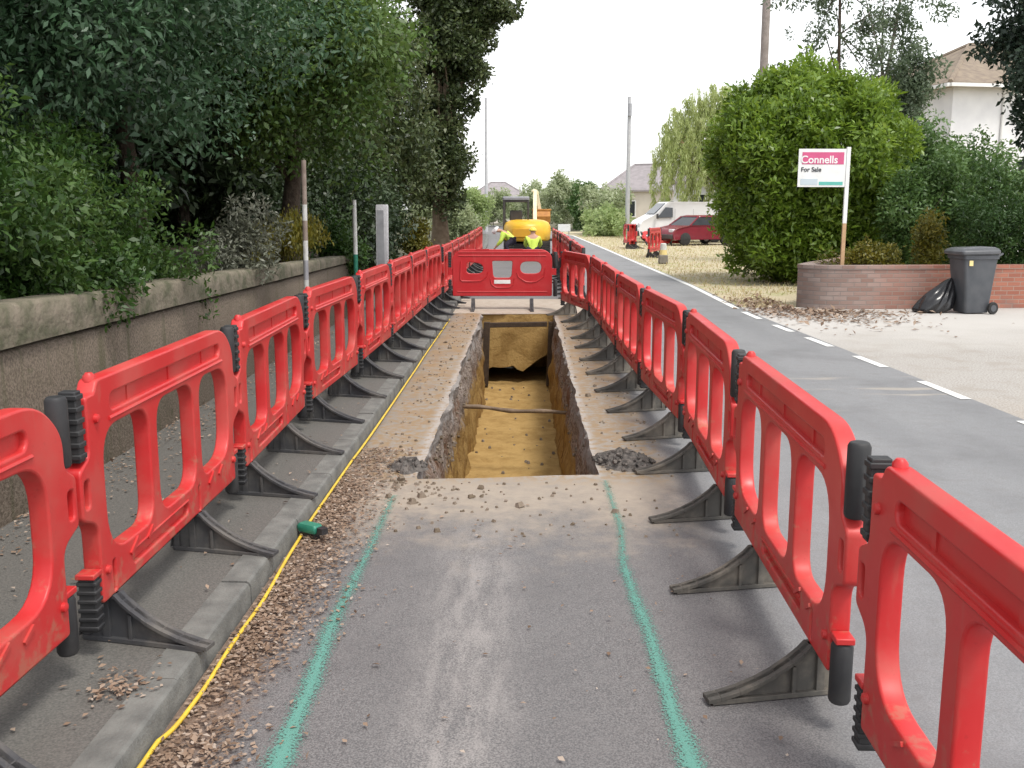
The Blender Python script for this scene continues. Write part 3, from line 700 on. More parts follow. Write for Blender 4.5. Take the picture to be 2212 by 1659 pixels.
def place_barrier(p, q, z, label, group, kind='dark', tilt=None):
    """p: the end with the knob, q: the rounded end (seen from the trench side, left to right)"""
    if kind not in proto:
        o = proto[kind] = make_barrier(M['foot'], (.24, 1.24), -13) if kind == 'dark' else make_barrier(M['foot_tan'], (.60, 1.61), 13)
    else: o = copy_tree(proto[kind])
    p = Vector(p); q = Vector(q); d = q - p
    o.location = (p.x, p.y, z); o.rotation_euler = (0, 0, math.atan2(d.y, d.x))
    if tilt: o.rotation_euler = tilt
    tag(o, label, "barrier", group); return o
LROW = [(-1.60, 1.31), (-1.56, 3.28), (-1.575, 5.22), (-1.635, 7.21), (-1.575, 9.20), (-1.54, 11.12), (-1.52, 12.95), (-1.51, 14.85), (-1.46, 16.60)]
RROW = [(.985, .90), (1.02, 2.87), (1.07, 4.93), (1.13, 6.95), (1.045, 8.93), (1.0, 10.88), (.985, 12.80), (.955, 14.70), (.575, 16.60)]
LN = ["red barrier nearest the camera in the left row, cut by the frame edge", "second red barrier of the left row, large and complete beside the leaf litter",
      "third red barrier of the left row, beside the green cable joint", "fourth red barrier of the left row, beside the near end of the trench"]
RN = ["red barrier nearest the camera in the right row, cut by the frame edge", "second red barrier of the right row, its near foot pointing at the sprayed line",
      "third red barrier of the right row, beside the dark rubble heap", "fourth red barrier of the right row, along the near half of the trench"]
for i in range(8):
    lab = LN[i] if i < 4 else "%s red barrier of the left row counted from the camera, beside the trench" % ORD[i]
    if i == 7: lab = "last red barrier of the left row before the cross barrier"
    place_barrier(LROW[i], LROW[i + 1], .098, lab, "red barriers along the trench")
    lab = RN[i] if i < 4 else "%s red barrier of the right row counted from the camera, beside the trench" % ORD[i]
    if i == 7: lab = "angled red barrier joining the right row to the cross barrier"
    place_barrier(RROW[i + 1], RROW[i], .006, lab, "red barriers along the trench", 'tan')
for i in range(9):
    y = 17.2 + i * PITCH; x = -1.46 + .012 * math.sin(i * 2.1) - max(0, y - 24) * .012
    place_barrier((x, y), (x + .02 * math.cos(i * 3), y + 1.97), .05, "%s red barrier beyond the cross barrier on the left" % ORD[i], "red barriers beyond the cross barrier")
for i in range(8):
    y = 18.0 + i * PITCH; x = .98 + .02 * math.sin(i * 1.7) - max(0, y - 24) * .012
    place_barrier((x, y + 1.97), (x + .03 * math.cos(i * 2), y), .006, "%s red barrier beyond the cross barrier on the right" % ORD[i], "red barriers beyond the cross barrier")
def end_barrier():
    r = empty("cross_barrier", (-1.36, 16.75, .012), R(1.0))
    o_ = fillet([(.12, .225, .03), (1.78, .225, .03), (1.78, .90, .08), (1.66, 1.0, .08), (.24, 1.0, .08), (.12, .90, .08)], 5)
    wl = fillet([(.36, .80, .06), (.345, .60, .08), (.63, .60, .10), (.63, .76, .10)], 6)[::-1]
    wm = fillet([(.80, .53, .06), (1.10, .53, .06), (1.12, .81, .03), (.78, .81, .03)], 5)
    wr = fillet([(1.25, .60, .12), (1.60, .60, .12), (1.60, .80, .12), (1.25, .80, .12)], 6)
    b = MB()
    for z in (.955, .895): b.tube([(.22, -.034, z), (1.68, -.034, z)], .010, 6)
    for x in (.62, 1.18): b.box((x, -.012, .992), (.22, .05, .03))
    for pts in ([(.26, .80), (.25, .50), (.28, .475), (.58, .475), (.68, .54), (.71, .62)], [(.75, .52), (.77, .42), (.84, .37), (1.06, .37), (1.13, .42), (1.15, .52)],
                [(1.19, .62), (1.22, .54), (1.33, .47), (1.42, .455), (1.52, .47), (1.64, .55), (1.67, .70)]):
        b.tube([(x, -.034, z) for x, z in pts], .012, 6)
    b.tube([(.20, -.034, .30), (1.70, -.034, .30)], .010, 6)
    me2 = bpy.data.meshes.new("b"); me2.from_pydata(b.v, [], b.f)
    link("panel", merge_meshes("panel", [plate(o_, [wl, wm, wr], .034, .010), me2]), r, M['red2'], 40)
    s = MB(); s.box((.95, -.036, .465), (.27, .006, .062)); s.build("sticker", M['board_w'], r, 30)
    for x in (.46, 1.44): f = barrier_foot().build("foot", M['foot'], r, 30, .003); f.location = (x, 0, -.01)
    for kind, x, z0, z1 in (('rib', .075, .70, .96), ('rib', .075, .24, .50), ('tube', 1.835, .70, .96), ('tube', 1.835, .22, .50)): connector(kind, x, z0, z1).build("connector", M['black'], r, 35, .004)
    for x in (.10, 1.80):
        b = MB(); b.box((x, 0, .63), (.10, .04, .11)); b.build("hinge_bracket", M['red2'], r, 35, .004)
    tag(r, "red cross barrier with three small openings and a white sticker beyond the trench", "barrier")
end_barrier()

# ------------------------------------------------------------------ things in and by the trench
mb = MB(); a = AT(1012, 880, 10.4); c = AT(1232, 893, 10.4)
pts = [a.lerp(c, t) + Vector((0, .02 * math.sin(t * 7), .012 * math.sin(t * 9 + 1))) for t in [i / 10 for i in range(11)]]
pts[0].x -= .08; pts[-1].x += .10
mb.tube(pts, [.022 + .004 * math.sin(i * 2) for i in range(11)], 8)
tag(mb.build("old_pipe", M['pipe'], None, 50), "thin rusty brown pipe spanning the trench from wall to wall", "pipe")
r = empty("trench_prop", (-.14, 15.6, -1.1)); tag(r, "dark timber frame propping the far end of the trench", "timber prop")
for nm, c_, d_ in (("post", (-.50, .0, .52), (.10, .09, 1.02)), ("post", (.505, 0.05, .52), (.08, .09, 1.02)), ("crossbeam", (.0, .0, .99), (.92, .085, .075))):
    m_ = MB(); m_.box(c_, d_, Matrix.Rotation(R(2 if nm == 'post' else -1.2), 3, 'Y')); m_.build(nm, M['timber'], r, 30, .008)
def lump(name, rx, ry, h, seed, m_, stones=0):
    b = MB(); n_, k_ = 28, 9; rnd = random.Random(seed); rings = []
    for j in range(k_):
        t = j / (k_ - 1); ring = []
        for i in range(n_):
            a = 2 * math.pi * i / n_; v = mnoise.noise(Vector((math.cos(a) * 1.6 + seed, math.sin(a) * 1.6, t * 2))); u = mnoise.noise(Vector((math.cos(a) * 5 * (1 - t), math.sin(a) * 5 * (1 - t), seed)))
            s = (1 - t) * (1 + .25 * v) + .001
            ring.append(Vector((rx * s * math.cos(a), ry * s * math.sin(a), h * (1 - (1 - t) ** 2) * (1 + .5 * v) + (.03 * u if 0 < j else 0))))
        rings.append(ring)
    b.loft(rings, cap=False)
    for i in range(stones):
        a = rnd.uniform(0, 6.28); q = rnd.uniform(.1, 1.05) ** .6; s = rnd.uniform(.012, .035); c = Vector((rx * q * math.cos(a), ry * q * math.sin(a), h * (1 - q * q) * .9 + .008))
        rot = Matrix.Rotation(rnd.uniform(0, 3), 3, 'X') @ Matrix.Rotation(rnd.uniform(0, 3), 3, 'Z')
        b.box(c, (s, s * rnd.uniform(.6, 1), s * rnd.uniform(.5, .9)), rot, taper=.7)
    return b.build(name, m_, None, 45)
o = lump("rubble_heap", .21, .24, .075, 3, mat("broken_asphalt", (.055, .05, .047), (.17, .15, .135), .95, 30, 5, bump=.7), 90); o.location = (.655, 6.55, .002); o.rotation_euler.z = .4
tag(o, "low dark heap of broken asphalt at the near right corner of the trench", "rubble")
o = lump("rubble_heap", .13, .17, .05, 8, bpy.data.materials["broken_asphalt"], 30); o.location = (-.79, 6.42, .002)
tag(o, "small grey crumbled heap at the near left corner of the trench", "rubble")
# yellow cable and its green joint
cp = [(170, 1700), (250, 1652), (330, 1610), (385, 1562), (430, 1505), (490, 1408), (560, 1312), (610, 1222), (650, 1160), (680, 1100), (750, 1010), (800, 940), (870, 840), (905, 786), (930, 744), (965, 690)]
pts = [G(x, y, .022) for x, y in cp]
def catmull(P, n=6):
    out = []
    for i in range(len(P) - 1):
        a, b_, c, d = P[max(i - 1, 0)], P[i], P[i + 1], P[min(i + 2, len(P) - 1)]
        for k in range(n):
            t = k / n; out.append(.5 * ((2 * b_) + (c - a) * t + (2 * a - 5 * b_ + 4 * c - d) * t * t + (3 * b_ - a - 3 * c + d) * t ** 3))
    return out + [P[-1]]
cpts = catmull(pts)
for i, q in enumerate(cpts): q.x = max(q.x + .003 * math.sin(i * .5), -1.172); q.z = .024
mb = MB(); mb.tube(cpts, .0082, 8); tag(mb.build("cable", M['cable'], None, 60), "thin yellow cable lying in the gutter along the left kerb", "cable")
c = G(672, 1142, .06); r = empty("cable_joint", (c.x, c.y, .045), R(-32)); tag(r, "small flat green plastic box with a black end lying on the yellow cable", "cable joint")
b = MB(); b.loft([[Vector((x, y, z)) for x, y in rr_box(-.075 * s, .055 * s, -.032 * s, .032 * s, .012)] for z, s in ((0, .9), (.012, 1), (.032, 1), (.042, .86))]); b.build("box_body", M['greenp'], r, 40)
b = MB(); b.loft([[Vector((x, y, z)) for x, y in rr_box(.056, .10, -.024 * s, .024 * s, .008)] for z, s in ((.002, 1), (.034, .9))]); b.build("end_cap", M['black'], r, 40)
b = MB(); b.box((-.01, 0, -.018), (.10, .04, .04)); b.build("underside", M['black'], r, 40)

# posts by the retaining wall
def pole(name, base, h, r0, r1, m_, label, cat, bands=None, lean=0., group=None):
    r = empty(name, base); tag(r, label, cat, group)
    z = 0
    for k, (frac, mm) in enumerate(bands or [(1, m_)]):
        z1 = h * frac; ra = r0 + (r1 - r0) * z / h; rb = r0 + (r1 - r0) * z1 / h
        b = MB(); b.tube([(lean * z, 0, z), (lean * (z + z1) / 2, 0, (z + z1) / 2), (lean * z1, 0, z1)], [ra, (ra + rb) / 2, rb], 12); b.build("shaft" if len(bands or [1]) == 1 else "painted_band", mm, r, 40); z = z1
    return r
q = AT(659, 600, 10.7); top = AT(655, 346, 10.7)
pole("marker_post", (q.x, 10.7, .1), top.z - .1, .029, .027, None, "thin banded white and rusty pole rising behind the left row of barriers", "pole",
     [(.40, M['whitep']), (.50, M['galv']), (.60, M['whitep']), (.70, M['rust']), (.78, M['whitep']), (1.0, M['rust'])], (top.x - q.x) / (top.z - .1))
q = AT(769, 600, 14.4); top = AT(768, 432, 14.4)
pole("slim_post", (q.x, 14.4, .1), top.z - .1, .034, .030, None, "slim pale green post half covered by ivy near the wall's far end", "pole", [(.55, M['greenp']), (1, M['whitep'])])
q = AT(825, 578, 15.6); top = AT(829, 442, 15.6)
r = empty("concrete_post", (q.x, 15.6, .09)); tag(r, "square pale grey post standing alone beside the hedge on the left", "post")
hh = top.z - .09; b = MB(); b.loft([[Vector((x + .02 * z / hh, y, z)) for x, y in rr_box(-.09, .09, -.07, .07, .012, 2)] for z in (0, hh * .5, hh - .02)] + [[Vector((x * .9 + .02, y * .9, hh)) for x, y in rr_box(-.09, .09, -.07, .07, .012, 2)]]); b.build("post_body", M['postgrey'], r, 30)
b = MB(); b.box((.0, -.062, hh * .5), (.11, .02, hh * .9)); b.build("face_strip", M['galv'], r, 30, .004)

# ------------------------------------------------------------------ wheelie bin, bag, sale board
def wheelie_bin(loc, rot):
    r = empty("wheelie_bin", loc, rot); tag(r, "dark grey wheelie bin with closed lid standing in front of the brick wall", "bin")
    b = MB(); rings = []
    for z, x0, x1, y, rr in ((.02, -.20, .27, .215, .05), (.06, -.215, .275, .225, .055), (.50, -.275, .315, .255, .055), (.88, -.325, .35, .28, .05), (.885, -.35, .37, .30, .05), (.945, -.355, .372, .302, .05)):
        rings.append([Vector((x, yy, z)) for x, yy in rr_box(x0, x1, -y, y, rr)])
    b.loft(rings)
    b.build("bin_body", M['bin'], r, 35)
    b = MB(); rings = []
    for z, g, rr in ((.948, .0, .05), (.965, .02, .06), (1.00, .022, .06), (1.035, -.01, .06), (1.06, -.08, .06)):
        rings.append([Vector((x - .012, yy, z + (.012 if x > 0 else 0))) for x, yy in rr_box(-.385 - g * .9, .37 + g * .6, -.315 - g, .315 + g, rr)])
    b.loft(rings); b.build("lid", M['binlid'], r, 40)
    for y in (-.29, .29):
        b = MB(); b.tube([(.30, y - .03, .10), (.30, y + .03, .10)], .10, 18); o = b.build("wheel", M['tyre'], r, 35, .01)
        b = MB(); b.tube([(.30, y - .034, .10), (.30, y + .034, .10)], .055, 12); h = b.build("hub", M['bin'], o, 35)
    b = MB(); b.tube([(.30, -.30, .10), (.30, .30, .10)], .014, 8); b.build("axle", M['galv'], r, 35)
    b = MB(); b.tube([(.36, -.24, .93), (.455, -.23, .965), (.455, .23, .965), (.36, .24, .93)], .018, 8); b.build("handle", M['bin'], r, 40)
    b = MB(); b.box((-.20, -.287, .82), (.075, .006, .085), Matrix.Rotation(R(-4), 3, 'X')); b.build("sticker", M['signy'], r, 30)
wheelie_bin((7.22, 16.42, 0), R(7)); bpy.data.objects['wheelie_bin'].scale = (.84, .9, 1)
r = None
b = MB(); rings = []; nseg = 44
for j in range(20):
    t = j / 19; ring = []
    for i in range(nseg):
        a = 2 * math.pi * i / nseg; ca, sa = math.cos(a), math.sin(a)
        prof = (1 - t ** 1.7) ** .75 * min(1, .80 + t * 2.5) + .035
        fold = abs(mnoise.noise(Vector((ca * 3.2, sa * 3.2, t * .7 + 2)))) + .5 * abs(mnoise.noise(Vector((ca * 8, sa * 8, t * 1.6))))
        v = mnoise.noise(Vector((ca * 1.3 + t, sa * 1.3, t * 2.2 + 9)))
        q = prof * (1 + .22 * v - .34 * fold)
        ring.append(Vector((.335 * q * ca + .36 * t ** .85 - .04, .25 * q * sa + .05 * t, .56 * t + .035 * v * (1 - t) * (t > 0))))
    rings.append(ring)
b.loft(rings); o = b.build("rubbish_bag", M['bag'], None, 180); o.location = (6.63, 16.50, .004); md = o.modifiers.new("sub", 'SUBSURF'); md.levels = md.render_levels = 1
tag(o, "creased black rubbish bag slumped against the left side of the bin", "rubbish bag")
def sale_board():
    Y = 17.35; base = AT(1818, 566, Y); top = AT(1833, 318, Y)
    r = empty("sale_board", (base.x, Y, .45)); tag(r, "white estate agent's board with a crimson band on a leaning post above the brick wall", "sign")
    lean = math.atan2(top.x - base.x, top.z - .45); rot = Matrix.Rotation(lean, 3, 'Y'); Lp = (Vector((top.x, 0, top.z)) - Vector((base.x, 0, .45))).length
    def put(mb, nm, m_, par=r, bev=.002):
        mb.v = [tuple(rot @ Vector(v)) for v in mb.v]; return mb.build(nm, m_, par, 30, bev)
    k = .98
    b = MB(); b.box((0, 0, k * .5), (.062, .045, k)); put(b, "post_foot", M['rawwood'])
    b = MB(); b.box((0, 0, (k + Lp) / 2), (.064, .047, Lp - k)); put(b, "post", M['board_w'])
    W, Hh, zt = .80, .63, Lp - .03
    b = MB(); b.box((-.035 - W / 2, -.005, zt - Hh / 2), (W, .018, Hh)); bd = put(b, "board", M['board_w'])
    b = MB(); b.box((-.035 - W / 2 + .01, -.016, zt - .155), (W - .10, .004, .20)); put(b, "crimson_band", M['board_r'], bd, 0)
    b = MB(); b.box((-.035 - W * .30, -.016, zt - Hh + .06), (W * .50, .004, .055)); put(b, "green_band", M['board_g'], bd, 0)
    b = MB(); b.box((-.035 - W * .76, -.016, zt - Hh + .085), (W * .36, .004, .10)); put(b, "grey_panel", mat("board_grey", (.50, .58, .62), (.48, .55, .6), .5, 5), bd, 0)
    for txt, size, x, z, m_ in (("Connells", .175, -.80, zt - .235, M['board_w']), ("For Sale", .105, -.79, zt - .375, M['ink'])):
        me = text_mesh(txt, size); me.transform(Matrix.Translation((x, -.020, z))); me.transform(rot.to_4x4()); link("lettering", me, bd, m_, 0)
sale_board()

# ------------------------------------------------------------------ vegetation
def leaf_cloud(clumps, ln, wd, seed, droop=.15, up=.55, spread=.9, hang=False, inner=.25):
    rng = np.random.default_rng(seed); C = np.array(clumps, float)
    cnt = C[:, 6].astype(int); idx = np.repeat(np.arange(len(C)), cnt); n = len(idx)
    u = rng.normal(size=(n, 3)); u /= np.linalg.norm(u, axis=1)[:, None]
    rad = 1 - np.abs(rng.normal(size=n)) * .28
    m_in = rng.random(n) < inner; rad[m_in] = rng.random(m_in.sum()) ** .5
    rad = np.clip(rad, .05, 1.12) * (1 + .12 * rng.normal(size=n))
    P = C[idx, :3] + u * C[idx, 3:6] * rad[:, None]
    if hang:
        d = np.tile(np.array([0, 0, -1.]), (n, 1)) + rng.normal(size=(n, 3)) * .28
    else:
        d = u * .55 + rng.normal(size=(n, 3)) * spread; d[:, 2] -= droop
    d /= np.linalg.norm(d, axis=1)[:, None]
    nn = np.array([0, 0, up]) + u * .45 + rng.normal(size=(n, 3)) * .55
    s = np.cross(d, nn); s /= np.linalg.norm(s, axis=1)[:, None] + 1e-9
    nn = np.cross(s, d)
    sz = np.clip(1 + .28 * rng.normal(size=n), .45, 1.8)
    L_ = (ln * sz)[:, None]; W_ = (wd * sz)[:, None] * .5
    V = np.empty((n, 4, 3)); V[:, 0] = P; V[:, 1] = P + d * L_ * .45 + s * W_ + nn * W_ * .35; V[:, 2] = P + d * L_ - nn * L_ * .08; V[:, 3] = P + d * L_ * .45 - s * W_ + nn * W_ * .35
    tone = np.clip(.5 + .22 * rng.normal(size=n) + (rng.normal(size=len(C)) * .16)[idx], 0, 1)
    return V.reshape(-1, 3), tone
def cloud_obj(name, V, tone, m_, parent=None):
    n = len(tone); me = bpy.data.meshes.new(name)
    me.vertices.add(4 * n); me.vertices.foreach_set('co', V.astype(np.float32).ravel())
    me.loops.add(4 * n); me.loops.foreach_set('vertex_index', np.arange(4 * n, dtype=np.int32))
    me.polygons.add(n); me.polygons.foreach_set('loop_start', np.arange(0, 4 * n, 4, dtype=np.int32))
    a = me.attributes.new('tone', 'FLOAT', 'FACE'); a.data.foreach_set('value', tone.astype(np.float32))
    me.update(calc_edges=True); me.validate()
    me.materials.append(m_); o = bpy.data.objects.new(name, me); COL.objects.link(o)
    if parent:
        o.parent = parent; o.matrix_parent_inverse = Matrix.Translation(-Vector(parent.location))
    return o
def crown(c, rad, n, cr, nl, seed, lo=.45, flat_=1., zmin=None, jit=.13):
    rnd = random.Random(seed); out = []
    while len(out) < n:
        u = Vector((rnd.gauss(0, 1), rnd.gauss(0, 1), rnd.gauss(0, 1))).normalized(); r_ = rnd.uniform(lo, 1.0) * (1 + jit * rnd.gauss(0, 1))
        p = Vector((c[0] + u.x * rad[0] * r_, c[1] + u.y * rad[1] * r_, c[2] + u.z * rad[2] * r_))
        if zmin is not None and p.z < zmin: continue
        s = cr * rnd.uniform(.6, 1.4); out.append((p.x, p.y, p.z, s, s, s * flat_, nl * (s / cr) ** 2))
    return out
def limbs(base, top, clumps, r0, m_, parent, seed, nb=9, name="trunk", wob=.12):
    rnd = random.Random(seed); base = Vector(base); top = Vector(top); b = MB()
    P = [base.lerp(top, t) + Vector((wob * mnoise.noise(Vector((t * 3, seed, 0))), wob * mnoise.noise(Vector((seed, t * 3, 5))), 0)) * (t > 0) for t in [i / 8 for i in range(9)]]
    b.tube(P, [r0 * (1.25 if i == 0 else 1) * (1 - .75 * i / 8) for i in range(9)], 10)
    for k in range(nb):
        q = rnd.choice(clumps); q = Vector(q[:3]); i = rnd.randint(3, 7); s = P[i]
        if (q - s).length < .3: continue
        mid = s.lerp(q, .5) + Vector((rnd.uniform(-.2, .2), rnd.uniform(-.2, .2), .12 * (q - s).length)); rr_ = r0 * (1 - .75 * i / 8) * .55
        b.tube([s, s.lerp(mid, .5) + Vector((0, 0, .03)), mid, q], [rr_, rr_ * .75, rr_ * .5, rr_ * .15], 6)
    o = b.build(name, m_, None, 60); o.parent = parent; o.matrix_parent_inverse = Matrix.Translation(-Vector(parent.location)); return o
def plant(name, base, label, cat, clumps, leaf, ln, wd, seed, trunk=None, bark='bark', group=None, crown_name="crown", **kw):
    r = empty(name, base); tag(r, label, cat, group)
    V, t = leaf_cloud(clumps, ln, wd, seed, **kw); cloud_obj(crown_name, V, t, LEAF[leaf], r)
    if trunk: limbs(base, trunk[0], clumps, trunk[1], M[bark], r, seed, *trunk[2:])
    else:                                                        # shrubs: a few stems from the base
        limbs(base, Vector(base) + Vector((0, 0, max(.2, (max(c[2] for c in clumps) - base[2]) * .6))), clumps, .03, M[bark], r, seed, 6, "stems")
    return r
# --- left bank, near to far
cl = crown((-4.15, 8.9, 3.75), (2.1, 2.4, 1.75), 200, .40, 430, 11, .35) + crown((-3.7, 7.3, 3.6), (1.3, 1.3, 1.2), 60, .34, 380, 12, .3)
plant("evergreen_tree", (-4.6, 9.6, .95), "big dark evergreen oak overhanging the pavement at the left edge", "tree", cl, 'teal', .066, .027, 1, ((-4.3, 9.0, 4.2), .15, 14))
cl = crown((-3.2, 13.4, 3.85), (1.75, 2.0, 1.60), 150, .42, 300, 13, .3) 
plant("broadleaf_tree", (-3.35, 14.3, .95), "mid-green broadleaf tree with a bare brown trunk behind the banded pole", "tree", cl, 'mid', .085, .042, 2, ((-3.15, 13.9, 3.8), .16, 12))
cl = crown((-5.0, 12.3, 4.3), (2.2, 2.2, 2.4), 170, .5, 260, 14, .3)
plant("evergreen_tree", (-4.9, 12.6, .95), "dark evergreen tree between the big oak and the broadleaf tree", "tree", cl, 'teal', .11, .045, 3, ((-4.9, 12.4, 4.6), .16, 12))
cl = [c for y in np.arange(4.4, 8.7, .30) for c in crown((-3.28, y, 1.40 + .28 * math.sin((y - 4.2) * .85) - .25 * max(0, y - 7.4)), (.72 - .2 * max(0, y - 7.6), .4, .62 - .22 * max(0, y - 7.4)), 9, .22, 330, int(y * 100), .4)]
cl += [c for y in np.arange(5.9, 7.7, .3) for c in crown((-2.86, y, 1.20), (.34, .3, .26), 6, .16, 210, int(y * 77), .3)]
plant("spreading_shrub", (-3.3, 6.3, .93), "broad low green shrub spilling over the retaining wall at the left", "shrub", cl, 'fine', .050, .022, 4, droop=.1)
cl = crown((-2.86, 10.1, 1.30), (.34, .55, .42), 26, .15, 200, 15, .3)
plant("grey_shrub", (-2.95, 10.2, .93), "grey-green shrub hanging over the wall beside the banded pole", "shrub", cl, 'grey', .05, .018, 5)
cl = crown((-3.0, 12.6, 1.35), (.40, .7, .38), 24, .17, 170, 16, .3)
plant("yellow_shrub", (-3.1, 12.7, .92), "yellow-green shrub drooping over the wall to the right of the banded pole", "shrub", cl, 'yellow', .055, .022, 6, hang=True)
cl = crown((-2.85, 15.0, .9), (.40, .6, .75), 30, .18, 170, 17, .3)
plant("ivy_bush", (-2.9, 15.2, .1), "ivy bush growing round the slim pale green post", "bush", cl, 'fine', .06, .035, 7)
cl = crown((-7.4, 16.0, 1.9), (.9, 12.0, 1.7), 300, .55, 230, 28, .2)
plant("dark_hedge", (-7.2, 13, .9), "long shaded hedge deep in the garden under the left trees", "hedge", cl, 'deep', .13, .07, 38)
# the dark mass behind: hedge trees closing off the garden
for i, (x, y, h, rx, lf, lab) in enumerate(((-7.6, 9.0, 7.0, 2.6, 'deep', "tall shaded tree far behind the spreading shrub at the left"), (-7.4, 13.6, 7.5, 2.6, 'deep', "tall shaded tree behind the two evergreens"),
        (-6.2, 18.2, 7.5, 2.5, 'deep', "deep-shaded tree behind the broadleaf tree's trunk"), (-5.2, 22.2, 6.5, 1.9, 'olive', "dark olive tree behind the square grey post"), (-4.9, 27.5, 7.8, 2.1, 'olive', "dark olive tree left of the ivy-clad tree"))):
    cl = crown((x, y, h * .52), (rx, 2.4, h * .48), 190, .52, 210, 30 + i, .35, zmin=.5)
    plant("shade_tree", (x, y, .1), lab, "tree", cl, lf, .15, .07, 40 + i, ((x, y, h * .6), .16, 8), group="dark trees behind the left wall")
cl = crown((-3.6, 19.6, 1.35), (1.0, 3.4, 1.25), 90, .40, 220, 18, .3, zmin=.15)
plant("dark_hedge", (-3.7, 19.5, .09), "low dark hedge behind the square grey post", "hedge", cl, 'deep', .09, .05, 8)
cl = crown((-2.95, 34.5, 8.2), (1.55, 1.5, 4.2), 190, .42, 190, 19, .3) + crown((-3.3, 34.5, 3.4), (1.45, 1.4, 2.3), 100, .42, 200, 20, .3) + crown((-2.1, 34.0, 7.0), (1.3, .9, 2.6), 55, .30, 170, 21, .5) + crown((-1.45, 34.0, 9.0), (1.15, .9, 1.7), 50, .30, 150, 23, .4) + crown((-.75, 34.0, 7.9), (.55, .5, .4), 10, .22, 110, 24, .3)
plant("ivy_clad_tree", (-2.95, 34.5, .08), "tall dark ivy-clad tree with a thick brown trunk at the far left kerb", "tree", cl, 'olive', .15, .075, 9, ((-2.95, 34.5, 9.0), .30, 16), 'barkbrown')
cl = crown((-3.05, 27.6, .85), (.42, .8, .75), 34, .2, 150, 22, .3)
plant("golden_shrub", (-3.05, 27.6, .08), "golden-green shrub at the foot of the ivy-clad tree", "shrub", cl, 'yellow', .08, .035, 10)
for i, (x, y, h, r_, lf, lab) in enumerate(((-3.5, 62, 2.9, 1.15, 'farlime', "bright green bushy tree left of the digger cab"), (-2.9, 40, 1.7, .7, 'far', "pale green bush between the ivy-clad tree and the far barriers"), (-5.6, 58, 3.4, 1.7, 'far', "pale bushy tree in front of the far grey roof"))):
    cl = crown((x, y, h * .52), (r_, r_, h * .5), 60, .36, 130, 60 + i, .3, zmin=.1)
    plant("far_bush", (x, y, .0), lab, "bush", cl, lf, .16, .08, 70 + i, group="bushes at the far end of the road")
# --- right side
cl = crown((6.38, 23.4, 2.60), (2.02, 1.9, 2.10), 360, .33, 300, 80, .82, zmin=.55, jit=.075) + crown((6.45, 23.5, 1.0), (1.95, 1.6, 1.0), 110, .30, 240, 79, .75, zmin=.12, jit=.06) + crown((6.4, 23.6, 2.3), (1.5, 1.3, 1.6), 60, .5, 160, 81, .2)
plant("laurel_bush", (6.4, 23.4, 0), "huge rounded bright green laurel bush behind the sale board", "bush", cl, 'laurel', .135, .052, 11, ((6.4, 23.4, 2.4), .12, 14), droop=-.35)
cl = crown((8.15, 21.0, 1.45), (.85, .9, 1.2), 80, .28, 230, 82, .4, zmin=.3)
plant("golden_bush", (8.0, 20.4, .0), "tall yellow-tinged bush at the right edge of the laurel", "bush", cl, 'hedge', .09, .04, 12)
cl = crown((7.35, 18.6, 1.02), (.26, .3, .62), 22, .16, 150, 83, .3)
plant("golden_shrub", (7.35, 18.6, .0), "narrow yellow shrub behind the brick wall left of the bin", "shrub", cl, 'yellow', .07, .03, 13)
cl = crown((6.05, 17.95, .80), (.75, .35, .30), 28, .17, 150, 84, .3)
plant("low_shrub", (6.05, 17.95, .0), "low dull yellow shrub peeping over the brick wall at the foot of the sale board", "shrub", cl, 'yellow', .06, .028, 14)
cl = crown((10.4, 25.6, 1.75), (2.3, 1.6, 1.6), 190, .42, 240, 85, .45, zmin=.3) + crown((9.0, 24.2, 2.4), (.9, .9, 1.3), 50, .36, 220, 86, .3)
plant("garden_hedge", (10.2, 25.6, .0), "tall loose bluish-green hedge right of the laurel below the white house", "hedge", cl, 'hedge', .11, .055, 15)
cl = crown((10.2, 20.2, 1.15), (2.0, .8, 1.12), 150, .30, 260, 87, .45, zmin=.15)
plant("conifer_hedge", (10.0, 20.2, .0), "dense dark conifer hedge directly behind the bin", "hedge", cl, 'conif', .085, .022, 16, droop=-.3)
cl = [c for c in crown((9.5, 30.5, 7.2), (2.6, 1.6, 3.3), 120, .26, 60, 88, .35)] + crown((11.2, 31, 4.8), (1.0, 1.0, 2.2), 60, .36, 130, 89, .3)
cl = [c[:6] + (c[6] * 1.25,) for c in cl]
r = plant("sparse_tree", (8.9, 30.5, .0), "thin sparse tree with two bare stems above the laurel", "tree", cl, 'sparse', .12, .055, 17, ((9.1, 30.5, 10.6), .085, 16))
limbs((10.2, 31, 0), (11.2, 31, 10.8), cl, .085, M['polewood'], r, 18, 12)
cl = crown((8.85, 17.0, 4.75), (1.25, 1.5, 1.75), 120, .30, 200, 90, .35) + crown((8.75, 17.2, 3.0), (.45, .6, .6), 24, .24, 150, 91, .3)
plant("dark_tree", (10.6, 17.9, .0), "very dark overhanging tree in the top right corner", "tree", cl, 'navy', .105, .05, 19, ((9.4, 17.4, 4.6), .15, 14))
